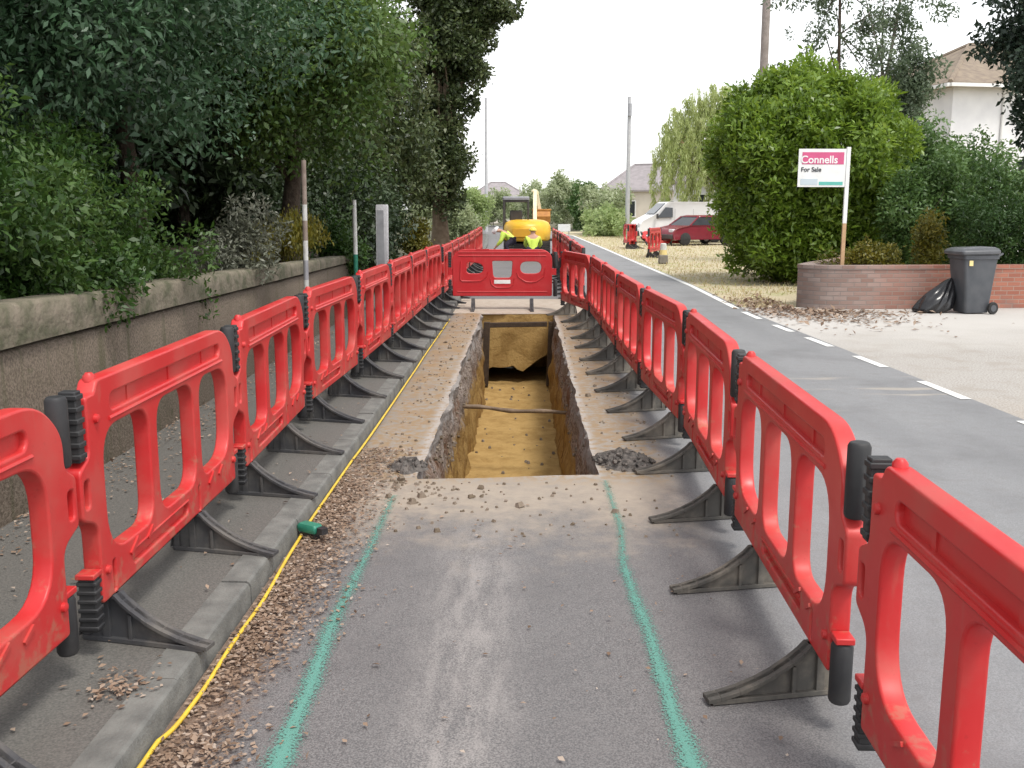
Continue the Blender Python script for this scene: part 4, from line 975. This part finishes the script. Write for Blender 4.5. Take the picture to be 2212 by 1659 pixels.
# willow: hanging strands
rnd = random.Random(77); wc = []
for k in range(230):
    a = rnd.uniform(0, 6.28); q = rnd.random() ** .5; x = 10.0 + 3.5 * q * math.cos(a); y = 54 + 2.2 * q * math.sin(a)
    z1 = 3.4 + 4.3 * math.sqrt(max(0, 1 - q * q)) ** 1.1 + rnd.uniform(-.4, .35); z0 = max(1.7, z1 - rnd.uniform(1.5, 4.0))
    nz = int((z1 - z0) / .30) + 1
    for j in range(nz): wc.append((x + .1 * math.sin(j), y, z1 - j * .30, .14, .14, .22, 24))
plant("willow_tree", (10.4, 54, 0), "pale weeping willow behind the white van", "tree", wc, 'willow', .20, .045, 20, ((10.3, 54, 6.4), .18, 10), hang=True)
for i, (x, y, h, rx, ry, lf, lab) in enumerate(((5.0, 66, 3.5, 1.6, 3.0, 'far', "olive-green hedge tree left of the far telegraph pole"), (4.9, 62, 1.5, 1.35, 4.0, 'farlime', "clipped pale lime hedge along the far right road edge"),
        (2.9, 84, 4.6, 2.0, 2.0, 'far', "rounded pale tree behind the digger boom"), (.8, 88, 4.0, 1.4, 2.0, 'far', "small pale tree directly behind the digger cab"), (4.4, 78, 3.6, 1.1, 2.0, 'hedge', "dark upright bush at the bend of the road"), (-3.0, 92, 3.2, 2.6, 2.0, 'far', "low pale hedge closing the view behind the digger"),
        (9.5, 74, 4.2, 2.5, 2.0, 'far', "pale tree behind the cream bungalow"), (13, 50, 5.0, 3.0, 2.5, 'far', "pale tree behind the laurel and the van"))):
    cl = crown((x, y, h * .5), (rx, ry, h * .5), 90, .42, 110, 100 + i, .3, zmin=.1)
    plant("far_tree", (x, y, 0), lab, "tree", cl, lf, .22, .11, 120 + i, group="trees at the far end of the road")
# --- leaf litter, grass, clods (uncountable)
def scatter(name, label, pts, m_, ln, wd, seed, lift=.006, up=2.5):
    rng = np.random.default_rng(seed); P = np.array(pts); n = len(P)
    d = rng.normal(size=(n, 3)); d[:, 2] *= .25; d /= np.linalg.norm(d, axis=1)[:, None]
    nn = np.array([0, 0, up]) + rng.normal(size=(n, 3)) * .6; s = np.cross(d, nn); s /= np.linalg.norm(s, axis=1)[:, None]; nn = np.cross(s, d)
    sz = np.clip(1 + .35 * rng.normal(size=n), .4, 2.2); L_ = (ln * sz)[:, None]; W_ = (wd * sz)[:, None] * .5
    P = P + np.array([0, 0, lift]) + np.abs(rng.normal(size=(n, 1))) * np.array([[0, 0, .008]])
    V = np.empty((n, 4, 3)); V[:, 0] = P; V[:, 1] = P + d * L_ * .5 + s * W_ + nn * W_ * .4; V[:, 2] = P + d * L_; V[:, 3] = P + d * L_ * .5 - s * W_ + nn * W_ * .4
    V[:, :, 2] = np.maximum(V[:, :, 2], P[:, None, 2] - lift * .3)
    return tag(cloud_obj(name, V.reshape(-1, 3), np.clip(.5 + .25 * rng.normal(size=n), 0, 1), LEAF[m_]), label, kind='stuff')
rnd = random.Random(9); pts = []
for _ in range(14000):
    y = rnd.uniform(2.0, 6.9); x = -1.16 + abs(rnd.gauss(0, .15)); 
    if mnoise.noise(Vector((x * 3, y * 1.7, 0))) + rnd.uniform(-.5, .75) < 0 or x > -.66: continue
    pts.append((x, y, .006))
for _ in range(130): pts.append((rnd.uniform(-1.1, .9), rnd.uniform(2.2, 5.6), .006))
scatter("leaf_litter", "brown fallen leaves drifted along the left kerb", pts, 'litter', .021, .012, 1)
pts = [(rnd.gauss(4.75, .65), rnd.gauss(17.1, 1.1), .004) for _ in range(3600)]
pts = [p for p in pts if p[0] > interp(RIGHT_E, p[1]) - .1 and (p[1] < 16.9 - max(0, (p[0] - 4.9)) * .3 or p[0] < 4.55) or (p[1] > 17.4 and 3.7 < p[0] < 4.55)]
scatter("leaf_litter", "brown dead leaves heaped round the end of the brick wall", pts, 'litter', .075, .04, 2)
pts = [(-2.66 + abs(rnd.gauss(0, .20)), rnd.uniform(3.2, 13), .10) for _ in range(1700)] + [(rnd.uniform(-2.4, -1.3), rnd.uniform(2.5, 9), .10) for _ in range(200)] + [(rnd.gauss(-1.36, .05), rnd.gauss(3.12, .07), .102) for _ in range(120)]
scatter("leaf_litter", "scattered brown leaves on the left pavement and along the wall foot", pts, 'litter', .022, .013, 3)
pts = []
while len(pts) < 9000:
    y = 17.2 + 45 * rnd.random() ** 1.6; x = rnd.uniform(interp(RIGHT_E, y) + .02, interp(RIGHT_E, y) + 5.5)
    if x > 4.6 and y < 19.8: continue
    pts.append((x, y, -.006))
rng = np.random.default_rng(4); P = np.array(pts); n_ = len(P); d = rng.normal(size=(n_, 3)) * .55; d[:, 2] = 1; d /= np.linalg.norm(d, axis=1)[:, None]
s = np.cross(d, rng.normal(size=(n_, 3))); s /= np.linalg.norm(s, axis=1)[:, None]; hgt = (.035 + .07 * rng.random(n_) ** 2)[:, None]
V = np.empty((n_, 4, 3)); V[:, 0] = P - s * .012; V[:, 1] = P + s * .012; V[:, 2] = P + d * hgt + s * .004; V[:, 3] = P + d * hgt - s * .004
tag(cloud_obj("grass", V.reshape(-1, 3), rng.random(n_), LEAF['straw']), "short dry grass on the verge", kind='stuff')
mb = MB(); rnd = random.Random(21)
for _ in range(520):
    k = rnd.random()
    if k < .35: x, y = rnd.uniform(-1.1, -.74), rnd.uniform(6.0, 15.8)
    elif k < .62: x, y = rnd.uniform(.48, .95), rnd.uniform(6.2, 15.8)
    elif k < .85: x, y = rnd.gauss(-.7, .22), rnd.gauss(5.9, .28)
    else: x, y = rnd.uniform(-.7, .8), rnd.uniform(5.0, 6.05)
    if -.75 < x < .48 and 6.05 < y < 16.2 or x < -1.15: continue
    s = rnd.uniform(.006, .016) * (2.2 if rnd.random() < .07 else 1)
    mb.box((x, y, .004 + s * .35), (s * 1.5, s * 1.2, s), Matrix.Rotation(rnd.uniform(0, 3), 3, 'Z') @ Matrix.Rotation(rnd.uniform(-.5, .5), 3, 'X'), taper=.65)
for _ in range(60):
    x, y = rnd.uniform(-.62, .36), rnd.uniform(8, 15.8); s = rnd.uniform(.008, .03); mb.box((x, y, -1.115 + s * .3), (s * 1.4, s * 1.2, s), Matrix.Rotation(rnd.uniform(0, 3), 3, 'Z'), taper=.6)
for _ in range(170):
    y = 6.15 + 6 * rnd.random() ** 1.8; z = -rnd.uniform(.05, .5); left = rnd.random() < .75
    s = rnd.uniform(.008, .024); x = (-.69 + .075 * -z / 1.13 + .01) if left else (.45 + .075 * z / 1.13 - .01)
    mb.box((x, y, z), (s * 1.2, s * rnd.uniform(.9, 1.6), s), Matrix.Rotation(rnd.uniform(0, 3), 3, 'X') @ Matrix.Rotation(rnd.uniform(0, 3), 3, 'Z'), taper=.6)
tag(mb.build("soil_clods", mat("clod_earth", (.12, .09, .06), (.25, .205, .165), .95, 12), None, 30), "crumbs of earth scattered round the trench", kind='stuff')

# ------------------------------------------------------------------ telegraph poles
q = AT(1647, 200, 33); r = pole("telegraph_pole", (q.x, 33, 0), 9.6, .145, .125, M['polewood'], "thick wooden telegraph pole rising behind the laurel bush", "pole")
q = AT(1355, 450, 60); r = pole("telegraph_pole", (q.x, 60, 0), 8.0, .14, .11, M['polehazed'], "slender far telegraph pole with a dark fitting near its top, left of the willow", "pole")
b = MB(); b.tube([(0, -.16, 6.9), (0, -.16, 7.6)], .13, 10); b.build("pole_fitting", M['galv'], r, 30)
q = AT(1050, 400, 70); pole("telegraph_pole", (q.x, 70, 0), 9.0, .12, .10, M['polehazed'], "pale grey pole beyond the ivy-clad tree on the left", "pole")

# ------------------------------------------------------------------ houses
def house(name, label, c, rot, w_, d_, eave, ridge, wall_m, roof_m, hip=.5, over=.35, wins=(), chim=None, gutter=True):
    r = empty(name, (c[0], c[1], 0), rot); tag(r, label, "house")
    b = MB(); b.box((0, 0, eave / 2), (w_, d_, eave)); b.build("wall", wall_m, r, 30)
    W2, D2 = w_ / 2 + over, d_ / 2 + over; hx = W2 - hip * D2
    b = MB(); th = .12
    lo = [(-W2, -D2, eave), (W2, -D2, eave), (W2, D2, eave), (-W2, D2, eave)]; hi = [(-hx, 0, ridge), (hx, 0, ridge)]
    b.add(lo + hi + [(x, y, z - th) for x, y, z in lo], [(0, 1, 5, 4), (2, 3, 4, 5), (1, 2, 5), (3, 0, 4), (6, 7, 1, 0), (7, 8, 2, 1), (8, 9, 3, 2), (9, 6, 0, 3), (9, 8, 7, 6)]); rf = b.build("roof", roof_m, r, 10)
    b = MB()
    for i, j in ((0, 4), (1, 5), (2, 5), (3, 4)): b.tube([Vector((lo + hi)[i]), Vector((lo + hi)[j])], .09, 6)
    b.tube([hi[0], hi[1]], .10, 6); b.build("ridge_tiles", roof_m, rf, 40)
    if gutter:
        b = MB(); b.box((0, -D2 - .05, eave - .10), (W2 * 2, .11, .12)); b.box((-W2 - .05, 0, eave - .10), (.11, D2 * 2, .12)); b.tube([(-W2 * .45, -d_ / 2 - .06, eave - .12), (-W2 * .45, -d_ / 2 - .06, .2)], .05, 8); b.build("gutter", M['plasticw'], r, 30)
    for x, z, ww, hh in wins:
        f = MB(); y = -d_ / 2 - .03
        f.box((x, y, z + hh / 2), (ww, .08, .07)); f.box((x, y, z - hh / 2), (ww + .1, .12, .07)); f.box((x - ww / 2, y, z), (.07, .08, hh)); f.box((x + ww / 2, y, z), (.07, .08, hh)); f.box((x, y, z), (.06, .07, hh)); fo = f.build("window", M['plasticw'], r, 30)
        g = MB(); g.box((x, y + .02, z), (ww, .03, hh)); g.build("pane", M['glass'], fo, 30)
    if chim:
        b = MB(); b.box((chim[0], chim[1], ridge + .1), (.7, .5, 1.5)); b.box((chim[0], chim[1], ridge + .88), (.8, .6, .08)); b.build("chimney", M['redbrick'], rf, 30)
    return r
house("white_house", "white rendered house with a brown hipped roof behind the right hedge", (18.2, 41, 0), R(12), 8.0, 7.0, 6.0, 7.9, M['render'], M['rtile'], .85, .45, ((3.0, 4.6, 1.4, 1.1), (1.2, 1.8, 1.8, 1.3)))
house("bungalow", "cream bungalow with a grey roof behind the far telegraph pole", (9.4, 74, 0), R(-20), 6.0, 6.0, 2.9, 4.75, M['cream'], M['gtile'], .5, .3, ((-1.4, 1.6, 1.2, 1.1), (1.5, 1.6, 1.2, 1.1)), None, False)
house("white_cottage", "white cottage with a brick chimney just behind the van", (11.4, 61, 0), R(-8), 5.2, 5.0, 3.2, 5.0, M['render'], M['gtile'], .5, .3, ((-1.2, 1.9, .8, 1.1), (.3, 1.9, .8, 1.1)), (-2.0, -1.0), False)
house("grey_roofed_house", "far house with a grey hipped roof behind the digger", (-3.2, 112, 0), R(8), 6.2, 6.0, 2.5, 4.4, M['cream'], M['gtile'], .8, .4, ((0, 1.4, 1.2, 1.0),), None, False)

# ------------------------------------------------------------------ van, verge barriers, small things
def wheel(x, y, r0, par, side):
    b = MB(); b.tube([(x, y - .09, r0), (x, y - .07, r0), (x, y + .07, r0), (x, y + .09, r0)], [r0 * .9, r0, r0, r0 * .9], 20); t = b.build("wheel", M['tyre'], par, 40)
    b = MB(); b.tube([(x, y - .1 * side, r0), (x, y - .085 * side, r0)], r0 * .58, 16); b.build("rim", M['rim'], t, 40)
def van(loc, rot):
    r = empty("van", loc, rot); tag(r, "white panel van parked on the verge in front of the cottage", "van")
    side = fillet([(-2.35, .32, .06), (2.25, .32, .06), (2.25, 1.95, .14), (-.95, 1.97, .16), (-1.55, 1.38, .10), (-2.28, 1.02, .12), (-2.38, .62, .08)], 4)
    b = MB(); rings = []
    for y, s, dz in ((-.88, .94, 0), (-.93, .985, 0), (-.93, 1., 0), (.93, 1., 0), (.93, .985, 0), (.88, .94, 0)):
        rings.append([Vector((x * (1 if abs(s - 1) < .01 else s), y * (1 - .10 * max(0, z - 1.0)), .32 + (z - .32) * s)) for x, z in side])
    b.loft(rings); b.build("van_body", M['vanwhite'], r, 35)
    for sy in (-1, 1):
        y = lambda z: sy * (.935 - .093 * max(0, z - 1.0) + .006)
        b = MB(); P = [(-1.50, 1.20), (-.72, 1.22), (-.72, 1.68), (-1.08, 1.70)]
        b.add([(x, y(z), z) for x, z in P] + [(x, y(z) - .02 * sy, z) for x, z in P], [(0, 1, 2, 3), (7, 6, 5, 4), (0, 4, 5, 1), (1, 5, 6, 2), (2, 6, 7, 3), (3, 7, 4, 0)]); b.build("side_window", M['glass'], r, 20)
        b = MB(); b.box((-1.52, sy * 1.03, 1.28), (.08, .16, .24)); b.build("mirror", M['cabdark'], r, 30, .02)
        b = MB(); b.box((-2.31, sy * .70, .84), (.10, .30, .22)); b.build("headlight", M['lamp'], r, 30, .03)
        b = MB()
        for x in (-.62, .30): b.box((x, sy * .932, 1.02), (.012, .012, 1.2))
        b.box((.8, sy * .935, 1.25), (1.6, .010, .03)); b.box((0, sy * .937, .66), (3.9, .012, .09)); b.build("side_trim", M['cabgrey'], r, 30)
        for x in (-1.50, 1.45): wheel(x, sy * .80, .33, r, sy)
    b = MB(); P = [(-1.60, 1.40), (-1.04, 1.90)]
    b.add([(P[0][0] - .02, -.74, P[0][1]), (P[0][0] - .02, .74, P[0][1]), (P[1][0] - .02, .66, P[1][1]), (P[1][0] - .02, -.66, P[1][1])] + [(P[0][0] + .02, -.74, P[0][1]), (P[0][0] + .02, .74, P[0][1]), (P[1][0] + .02, .66, P[1][1]), (P[1][0] + .02, -.66, P[1][1])],
          [(0, 1, 2, 3), (7, 6, 5, 4), (0, 4, 5, 1), (1, 5, 6, 2), (2, 6, 7, 3), (3, 7, 4, 0)]); b.build("windscreen", M['glass'], r, 20)
    b = MB(); b.box((-2.36, 0, .45), (.14, 1.78, .24)); b.build("bumper", M['cabdark'], r, 30, .03)
van((7.62, 50.2, 0), R(9))
place_barrier((5.30, 45.2), (5.30 + 1.85, 45.75), .0, "red barrier lying back in front of the van's bonnet", "spare red barriers on the verge", tilt=(R(-52), 0, R(14)))
def car(loc, rot):
    r = empty("parked_car", loc, rot); tag(r, "dark red car parked in front of the white van, half hidden by the laurel bush", "car")
    paint = mat("car_maroon", (.20, .016, .030), (.17, .012, .024), .25, 3)
    low = fillet([(-1.80, .26, .06), (1.80, .26, .06), (1.86, .62, .10), (1.72, .86, .08), (.95, .90, .05), (-.85, .90, .05), (-1.70, .74, .14), (-1.88, .52, .10)], 4)
    b = MB(); b.loft([[Vector((x * k, y, .26 + (z - .26) * k)) for x, z in low] for y, k in ((-.80, .95), (-.84, .99), (-.84, 1), (.84, 1), (.84, .99), (.80, .95))]); b.build("car_body", paint, r, 35)
    b = MB(); b.loft([[Vector((x0, -w_, z)), Vector((x1, -w_, z)), Vector((x1, w_, z)), Vector((x0, w_, z))] for z, x0, x1, w_ in ((.88, -.92, 1.55, .78), (1.28, -.32, 1.15, .64))]); b.build("glasshouse", M['glass'], r, 20)
    b = MB(); b.loft([[Vector((x, y, z)) for x, y in rr_box(-.36 + g, 1.19 - g, -.67 + g, .67 - g, .12)] for z, g in ((1.27, 0), (1.31, .02), (1.345, .14))]); b.build("car_roof", paint, r, 35)
    for q, (a, c) in enumerate((((-.90, .89), (-.33, 1.29)), ((.38, .89), (.40, 1.29)), ((1.54, .89), (1.15, 1.29)))):
        for sy in (-1, 1):
            b = MB(); b.tube([(a[0], sy * .785, a[1]), (c[0], sy * .645, c[1])], .035, 6); b.build("pillar", paint, r, 30)
    for sy in (-1, 1):
        b = MB(); b.box((-1.74, sy * .58, .66), (.16, .30, .15)); b.build("headlight", M['lamp'], r, 30, .03)
        for x in (-1.15, 1.15): wheel(x, sy * .74, .29, r, sy)
    b = MB(); b.box((-1.86, 0, .40), (.10, 1.6, .20)); b.build("bumper", M['cabdark'], r, 30, .03)
car((7.75, 46.7, 0), R(28))
place_barrier((4.15, 41.6), (4.62, 43.5), 0, "red barrier standing edge-on on the verge left of the van's bonnet, nearer the road", "spare red barriers on the verge")
place_barrier((4.55, 42.0), (4.20, 43.9), 0, "red barrier standing edge-on on the verge beside the van's front wheel", "spare red barriers on the verge")
place_barrier((4.12, 34.4), (4.78, 36.25), 0, "red barrier standing edge-on on the verge behind the short marker post", "spare red barriers on the verge")
r = empty("marker_stub", (4.17, 30.9, 0)); tag(r, "short cream and yellow marker standing in a grey block on the verge", "marker")
b = MB(); b.box((0, 0, .135), (.28, .28, .27), taper=.92); b.build("base_block", M['block'], r, 30, .03)
b = MB(); b.tube([(0, 0, .27), (0, 0, .42)], [.12, .105], 14); b.build("yellow_band", M['signy'], r, 40)
b = MB(); b.tube([(0, 0, .42), (0, 0, .60), (0, 0, .62)], [.105, .09, .06], 14); b.build("cream_top", M['whitep'], r, 40)
r = empty("sign_board", (2.35, 64, 0)); tag(r, "small white sign board standing at the far end of the road", "sign")
b = MB(); b.box((0, 0, .42), (.78, .03, .46)); b.build("face", M['board_w'], r, 30, .01)
for x in (-.30, .30):
    b = MB(); b.box((x, .02, .12), (.05, .35, .24)); b.build("leg", M['cabgrey'], r, 30, .01)

# ------------------------------------------------------------------ digger
def digger(loc, rot):
    r = empty("excavator", loc, rot); tag(r, "small yellow tracked digger seen from behind between the far barriers", "excavator")
    for sx in (-1, 1):
        P = rr_box(-1.05, 1.05, .0, .48, .22, 6); b = MB(); b.prism(P, 'x', sx * .66 - .17, sx * .66 + .17)
        for i in range(0, len(P)): b.box((sx * .66, P[i][0] * 1.01, .24 + (P[i][1] - .24) * 1.03), (.36, .05, .03))
        b.build("track", M['track'], r, 35)
    b = MB(); b.box((0, 0, .30), (1.0, 1.3, .24)); b.tube([(0, 0, .40), (0, 0, .56)], .42, 20); b.build("undercarriage", M['cabdark'], r, 35, .02)
    b = MB(); rings = []                                         # rounded tail
    for z, s, g in ((.50, .90, 0), (.56, .97, .0), (.80, 1., .0), (1.02, .985, .0), (1.16, .90, .05), (1.23, .72, .14), (1.26, .45, .3)):
        ring = [Vector((.87 * s * math.cos(R(a)) , -.15 - (1.0 - g) * s * math.sin(R(a)), z)) for a in range(0, 181, 12)] + [Vector((-.87 * s, .55, z)), Vector((.87 * s, .55, z))]
        rings.append(ring)
    b.loft(rings); b.build("tail_housing", M['yellow'], r, 40)
    b = MB(); b.box((-.1, -1.155, .80), (.85, .04, .30)); b.build("tail_door", mat('digger_amber', (.66, .34, .02), (.6, .3, .02), .5, 4), r, 35, .015)
    b = MB(); b.prism([(-.92, .48), (.92, .48), (.92, .58), (-.92, .58)], 'y', -.3, .7); b.build("deck", M['cabdark'], r, 30, .01)
    x0, x1, y0, y1, zt = -.84, .04, -.25, .95, 2.06
    b = MB()
    for x in (x0, x1):
        for y in (y0, y1): b.box((x, y, 1.30), (.075, .075, 1.5))
    for x in (x0, x1): b.box((x, (y0 + y1) / 2, 1.16), (.05, y1 - y0, .08))
    b.box(((x0 + x1) / 2, y0, 1.15), (x1 - x0, .06, .10)); b.box(((x0 + x1) / 2, y0, 1.93), (x1 - x0, .06, .10)); b.box(((x0 + x1) / 2, y1, 1.93), (x1 - x0, .06, .10)); cab = b.build("cab_frame", M['cabdark'], r, 30, .01)
    b = MB(); b.loft([[Vector((x, y, z)) for x, y in rr_box(x0 - .05 * s, x1 + .05 * s, y0 - .06 * s, y1 + .06 * s, .08)] for z, s in ((1.97, 1), (2.05, 1), (2.09, .3))]); b.build("cab_roof", M['cabgrey'], r, 35)
    b = MB(); b.box(((x0 + x1) / 2, .15, 1.02), (.5, .45, .14)); b.build("seat", M['cabdark'], r, 30, .04)
    b = MB(); b.box(((x0 + x1) / 2, -.05, 1.34), (.46, .12, .50)); b.build("seat_back", M['cabdark'], r, 30, .04)
    bo = MB(); pts = [(.30, .75, .80), (.30, 1.5, 1.5), (.30, 2.2, 1.98), (.32, 2.9, 2.28), (.36, 3.5, 2.26)]
    for a, c in zip(pts, pts[1:]):
        a, c = Vector(a), Vector(c); d = c - a; bo.box((a + c) / 2, (.14, d.length + .08, .20), Matrix.Rotation(math.atan2(d.z, d.y), 3, 'X'))
    bo.build("boom", M['paleyel'], r, 30, .015)
    b = MB(); a, c = Vector((.38, 3.45, 2.30)), Vector((.52, 3.2, 1.5)); d = c - a; b.box((a + c) / 2, (.14, .18, d.length), Matrix.Rotation(math.atan2(-d.x, -d.z), 3, 'Y')); b.tube([(.2, 2.5, 2.32), (.3, 3.35, 2.38)], .045, 8); b.build("dipper_arm", M['paleyel'], r, 30, .01)
    b = MB(); b.prism([(3.25, 1.62), (2.95, 1.60), (2.80, 1.35), (2.85, 1.10), (3.05, 1.02), (3.30, 1.14)], 'x', .22, .92); b.box((.57, 2.95, 1.60), (.76, .10, .07)); b.build("bucket", M['orange'], r, 30, .015)
digger((0.0, 37.2, 0), 0)

# ------------------------------------------------------------------ people
def skin_mesh(name, J, E, m_, parent, root, sub=2):
    me = bpy.data.meshes.new(name); ks = list(J); ix = {k: i for i, k in enumerate(ks)}
    me.from_pydata([J[k][:3] for k in ks], [(ix[a], ix[b]) for a, b in E], [])
    o = bpy.data.objects.new(name, me); COL.objects.link(o); me.materials.append(m_)
    md = o.modifiers.new("skin", 'SKIN'); sv = me.skin_vertices[0].data
    for k in ks: sv[ix[k]].radius = (J[k][3], J[k][4] if len(J[k]) > 4 else J[k][3]); sv[ix[k]].use_root = (k == root)
    md.use_smooth_shade = True
    s = o.modifiers.new("sub", 'SUBSURF'); s.levels = s.render_levels = sub
    if parent: o.parent = parent
    return o
def hand(J, E, wrist, palm_d, key, side):
    """palm and five fingers from a wrist joint"""
    w_ = Vector(J[wrist][:3]); d = Vector(palm_d).normalized(); u = d.cross(Vector((0, 0, 1)) if abs(d.z) < .8 else Vector((1, 0, 0))).normalized(); nrm = u.cross(d)
    p = w_ + d * .05; J[key + 'p'] = (*p, .028, .016); E.append((wrist, key + 'p'))
    for i, (off, ln) in enumerate(((-.03, .062), (-.011, .074), (.010, .070), (.029, .055))):
        a = w_ + d * .09 + u * off; b_ = a + d * ln * .5 - nrm * .008; c = a + d * ln * .85 - nrm * .03
        for nm, q, rr_ in (('a', a, .0095), ('b', b_, .009), ('c', c, .0075)): J['%s%d%s' % (key, i, nm)] = (*q, rr_)
        E += [(key + 'p', '%s%da' % (key, i)), ('%s%da' % (key, i), '%s%db' % (key, i)), ('%s%db' % (key, i), '%s%dc' % (key, i))]
    a = w_ + d * .03 + u * .035 * side; c = a + d * .045 + u * .028 * side - nrm * .01
    J[key + 't1'] = (*a, .011); J[key + 't2'] = (*c, .0085); E += [(key + 'p', key + 't1'), (key + 't1', key + 't2')]
def worker(label, J, hat, loc, facing):
    r = empty("person", loc); tag(r, label, "person")
    E = [('pel', 'waist'), ('waist', 'chest'), ('chest', 'neck'), ('neck', 'head'), ('head', 'crown')]
    for s in 'lr': E += [('chest', 'sh' + s), ('sh' + s, 'el' + s), ('el' + s, 'wr' + s), ('pel', 'hip' + s), ('hip' + s, 'kn' + s), ('kn' + s, 'an' + s), ('an' + s, 'toe' + s)]
    JB = dict(J); EB = list(E)
    for s, sd in (('l', 1), ('r', -1)): hand(JB, EB, 'wr' + s, Vector(J['wr' + s][:3]) - Vector(J['el' + s][:3]), 'h' + s, sd)
    hd = Vector(J['head'][:3]); f = Vector(facing).normalized()
    JB['nose'] = (*(hd + f * .105), .016); EB.append(('head', 'nose'))
    sd = f.cross(Vector((0, 0, 1))).normalized()
    for k, q in (('earl', hd + sd * .085), ('earr', hd - sd * .085)): JB[k] = (*q, .016); EB.append(('head', k))
    body = skin_mesh("body", JB, EB, M['skin'], r, 'pel')
    for q in (-1, 1):
        b = MB(); b.tube([hd + f * .082 + sd * .032 * q + Vector((0, 0, .012)), hd + f * .094 + sd * .032 * q + Vector((0, 0, .012))], [.013, .007], 8)
        b.build("eye", M['cabdark'], r, 40)
    g = lambda k, add: (*J[k][:3], J[k][3] + add, (J[k][4] if len(J[k]) > 4 else J[k][3]) + add)
    T = {k: g(k, .018) for k in ('pel', 'waist', 'chest', 'shl', 'shr', 'ell', 'elr')}
    for s in 'lr':
        a = Vector(J['el' + s][:3]).lerp(Vector(J['wr' + s][:3]), .8); T['cf' + s] = (*a, J['wr' + s][3] + .016)
    skin_mesh("hi_vis_jacket", T, [('pel', 'waist'), ('waist', 'chest'), ('chest', 'shl'), ('chest', 'shr'), ('shl', 'ell'), ('shr', 'elr'), ('ell', 'cfl'), ('elr', 'cfr')], M['hivis'], r, 'waist')
    T = {k: g(k, .015) for k in ('pel', 'hipl', 'hipr', 'knl', 'knr', 'anl', 'anr')}
    skin_mesh("trousers", T, [('pel', 'hipl'), ('pel', 'hipr'), ('hipl', 'knl'), ('hipr', 'knr'), ('knl', 'anl'), ('knr', 'anr')], M['navy'], r, 'pel')
    for s in 'lr':
        T = {k: g(k + s, .018) for k in ('an', 'toe')}; T = {'a': T['an'], 'b': T['toe']}; skin_mesh("boot", T, [('a', 'b')], M['boot'], r, 'a')
    up = (Vector(J['crown'][:3]) - hd).normalized(); b = MB(); q = up.to_track_quat('Z', 'Y').to_matrix(); rings = []
    for z, s in ((.02, .128), (.03, .130), (.075, .122), (.11, .095), (.135, .055), (.145, .01)): rings.append([hd + q @ Vector((s * math.cos(a), s * 1.1 * math.sin(a), z)) for a in [2 * math.pi * i / 18 for i in range(18)]])
    b.loft(rings); b.tube([hd + up * .03 + f * .10, hd + up * .025 + f * .17], [.09, .05], 10); b.build("helmet", hat, r, 45)
# bending worker, helmet to the left
J = {'pel': (.16, 0, .66, .13, .12), 'waist': (.06, 0, .78, .12, .11), 'chest': (-.10, -.02, .90, .15, .12), 'neck': (-.23, -.04, .945, .055), 'head': (-.31, -.05, .93, .088, .10), 'crown': (-.39, -.05, .97, .07),
     'shl': (-.10, .17, .86, .06), 'ell': (-.18, .22, .60, .045), 'wrl': (-.34, .14, .42, .032), 'shr': (-.10, -.20, .86, .06), 'elr': (-.20, -.24, .60, .045), 'wrr': (-.36, -.16, .42, .032),
     'hipl': (.16, .10, .62, .10), 'knl': (-.06, .14, .46, .072), 'anl': (.10, .14, .10, .05), 'toel': (-.10, .15, .045, .04), 'hipr': (.16, -.10, .62, .10), 'knr': (-.04, -.16, .45, .072), 'anr': (.12, -.14, .10, .05), 'toer': (-.08, -.15, .045, .04)}
worker("worker in a white helmet and lime jacket bending down left of the digger", J, M['hatw'], (-.66, 33.3, .004), (-1, 0, -.35))
# kneeling worker, back to the camera
J = {'pel': (0, 0, .30, .15, .13), 'waist': (0, .03, .46, .13, .11), 'chest': (0, .09, .66, .165, .13), 'neck': (0, .13, .80, .055), 'head': (0, .17, .90, .088, .10), 'crown': (0, .18, 1.0, .07),
     'shl': (-.20, .09, .70, .062), 'ell': (-.27, .22, .48, .046), 'wrl': (-.17, .40, .34, .032), 'shr': (.20, .09, .70, .062), 'elr': (.27, .22, .48, .046), 'wrr': (.17, .40, .34, .032),
     'hipl': (-.10, .02, .28, .105), 'knl': (-.15, .36, .09, .075), 'anl': (-.14, -.08, .075, .05), 'toel': (-.15, -.20, .05, .04), 'hipr': (.10, .02, .28, .105), 'knr': (.15, .36, .09, .075), 'anr': (.14, -.08, .075, .05), 'toer': (.15, -.20, .05, .04)}
worker("worker in a lime jacket kneeling with back turned in front of the digger's tail", J, M['haty'], (.20, 33.6, .004), (0, 1, -.1))
